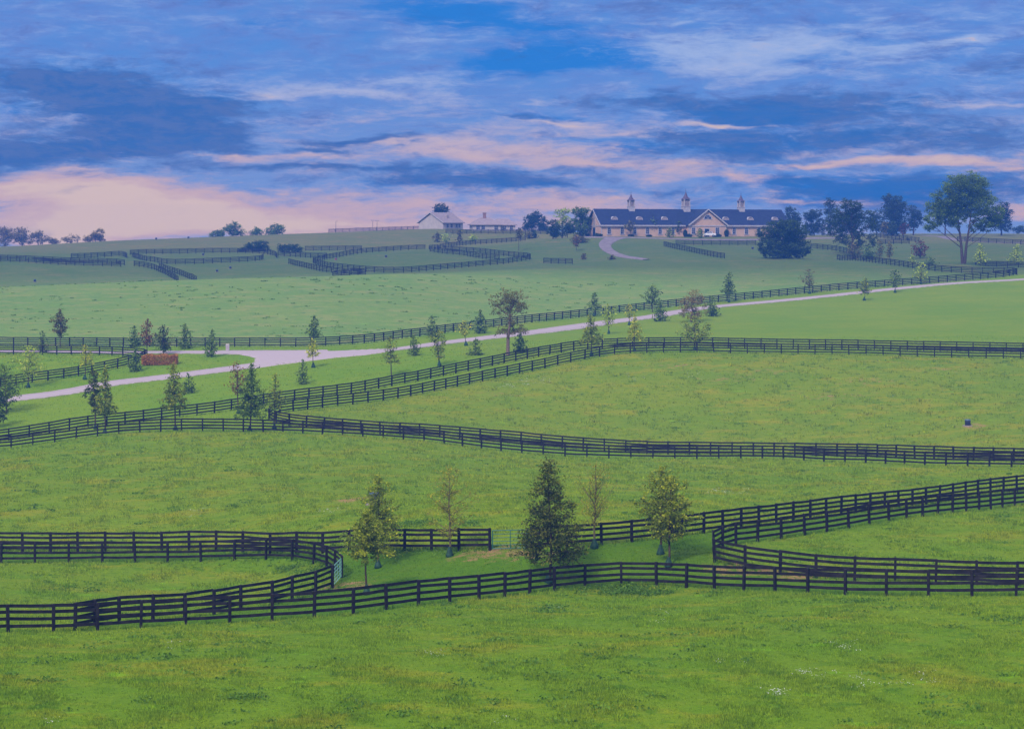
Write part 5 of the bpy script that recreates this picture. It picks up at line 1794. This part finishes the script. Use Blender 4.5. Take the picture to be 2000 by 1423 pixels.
# rank strip left standing along the fences
Xs, Ys = [], []
for k in ('A', 'B', 'Bf', 'C', 'Cr', 'D', 'E', 'F', 'G', 'H', 'J'):
    xy, _ = resample(FENCE_LINES[k], .16 if k in 'A B Bf C Cr D'.split() else .35)
    xy = xy[(np.abs(xy[:, 0] / xy[:, 1]) < .31)]
    o = rg.normal(size=xy.shape) * .22
    kp = rg.uniform(0, 1, len(xy)) < .75
    Xs.append((xy + o)[kp, 0])
    Ys.append((xy + o)[kp, 1])
Xs, Ys = np.concatenate(Xs), np.concatenate(Ys)
v, f = blades(Xs, Ys, rg.uniform(.14, .36, len(Xs)), .014 + .00012 * Ys, rg, 6, np.full(len(Xs), .14))
me = np_mesh('fence_line_grass', v, f, tuft_m)
attr(me, 'lawn', np.full(len(f), .35), 'FACE')
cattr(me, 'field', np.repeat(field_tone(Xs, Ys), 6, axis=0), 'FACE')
attr(me, 'tint', np.repeat(np.clip(rg.normal(.35, .2, len(Xs)), 0, 1), 6), 'FACE')
tag(link('fence_line_grass', me), kind='stuff')


def weed_patch(name, centres, mat, leaf, n_each, rad, hh, seed, up=.5):
    rg = np.random.default_rng(seed)
    P, T_ = [], []
    for (x, y, s) in centres:
        n = max(4, int(n_each * s))
        o = rg.normal(size=(n, 2)) * rad * s ** .5
        px_, py_ = x + o[:, 0], y + o[:, 1] * .55
        z = height(px_, py_) + rg.uniform(.02, 1, n) * hh * s ** .5
        P.append(np.stack([px_, py_, z], 1))
        T_.append(np.clip(rg.normal(.4, .25, n) + rg.uniform(-.2, .2), 0, 1))
    P, T_ = np.concatenate(P), np.concatenate(T_)
    k = np.maximum(1, P[:, 1] / 130)
    v, f = leaves(P, None, leaf, rg, up)
    v = (v.reshape(-1, 4, 3) - P[:, None]) * k[:, None, None] + P[:, None]
    me = np_mesh(name, v.reshape(-1, 3), f, mat)
    attr(me, 'tint', T_, 'FACE')
    return tag(link(name, me), kind='stuff')


cs = []
for px, py, s, n in ((1215, 1158, 2.2, 16), (1290, 1158, 1.4, 12), (1130, 1156, .9, 8), (1060, 1190, .8, 12), (1400, 1160, .6, 6), (1672, 1175, 1.0, 3), (1660, 1195, .5, 3),
                     (590, 1112, 1.0, 10), (560, 1112, .8, 6), (820, 1026, 1.0, 8), (920, 1022, 1.0, 6), (1960, 1210, .7, 4), (480, 1362, .7, 4), (500, 1366, .8, 3), (130, 1155, .6, 6), (770, 962, 1.0, 4),
                     (1220, 985, .8, 3), (960, 1068, 1.0, 6), (870, 1076, 1.0, 6), (780, 1076, 1.0, 6)):
    for _ in range(n):
        x, y = hit(px + rg.normal() * 22, py + rg.normal() * 4)
        cs.append((x, y, s * rg.uniform(.4, 1.3)))
n = 0
while n < 900:
    d = 1 / (1 / 76 + rg.uniform() * (1 / 210 - 1 / 76))
    x = rg.uniform(-.28, .28) * d
    if lawn_mask(np.array([x]), np.array([d]))[0]:
        continue
    if math.sin(x * .35 + 1) * math.sin(d * .16 + x * .1) + rg.normal() * .5 < .1:
        continue
    n += 1
    cs.append((x, d, rg.choice([.1, .16, .25, .4, .75]) * rg.uniform(.6, 1.4)))
weed_patch('broadleaf_weeds', cs, weed_m, .13, 46, .42, .20, 21)
cs = []
n = 0
while n < 1300:
    d = rg.uniform(160, 455)
    x = rg.uniform(-.28, .28) * d
    if lawn_mask(np.array([x]), np.array([d]))[0] or math.sin(x * .11 + 2) * math.sin(d * .09 + x * .05) + rg.normal() * .5 < 0:
        continue
    n += 1
    cs.append((x, d, rg.choice([.06, .1, .16, .3]) * rg.uniform(.6, 1.5)))
weed_patch('far_weeds', cs, leaf_mat('sage'), .12, 60, .62, .13, 23)
# clover heads, whitish flecks in loose patches
flower_m = bsdf('clover_flowers', lin(206, 206, 196), 0.8, 0.1, (3, lin(180, 186, 196)))
fc = []
for px, py, n in ((1570, 1315, 14), (1520, 1355, 16), (1620, 1318, 5), (1680, 1325, 6), (1690, 1338, 6), (1640, 1262, 7), (1660, 1268, 6), (1750, 1340, 5), (1800, 1320, 5), (1430, 1295, 4), (848, 1279, 9), (985, 1408, 5),
                  (100, 1408, 4), (640, 1000, 12), (380, 1000, 8), (1440, 958, 16), (1400, 958, 12), (560, 966, 5), (330, 1258, 4), (1090, 1190, 6), (1290, 1215, 4), (1015, 748, 14), (1060, 745, 10), (990, 755, 10), (1240, 740, 10), (1350, 735, 8), (1290, 1195, 3), (1820, 1330, 5)):
    for _ in range(n):
        x, y = hit(px + rg.normal() * 13, py + rg.normal() * 3.5)
        fc.append((x, y, rg.uniform(.2, .7)))
weed_patch('clover_flowers', fc, flower_m, .05, 11, .22, .20, 22, 1.5)

# ------------------------------------------------------------------ haze
hm = bpy.data.materials.new('haze')
hm.use_nodes = True
t = NT(hm.node_tree)
t.n.remove(t.n['Principled BSDF'])
pv = t.new('ShaderNodeVolumePrincipled')
pv.inputs['Color'].default_value = HAZE_C + (1,)
pv.inputs['Density'].default_value = HAZE_D
pv.inputs['Anisotropy'].default_value = 0.0
t.l.new(pv.outputs[0], t.n['Material Output'].inputs['Volume'])
b = MB()
zmin = float(GV[:, 2].min()) - 1.0
b.box(GV[:, 0].min() - 20, GV[:, 0].max() + 20, -60, 1110, zmin, 17.5)
tag(b.build('haze', hm), kind='stuff')
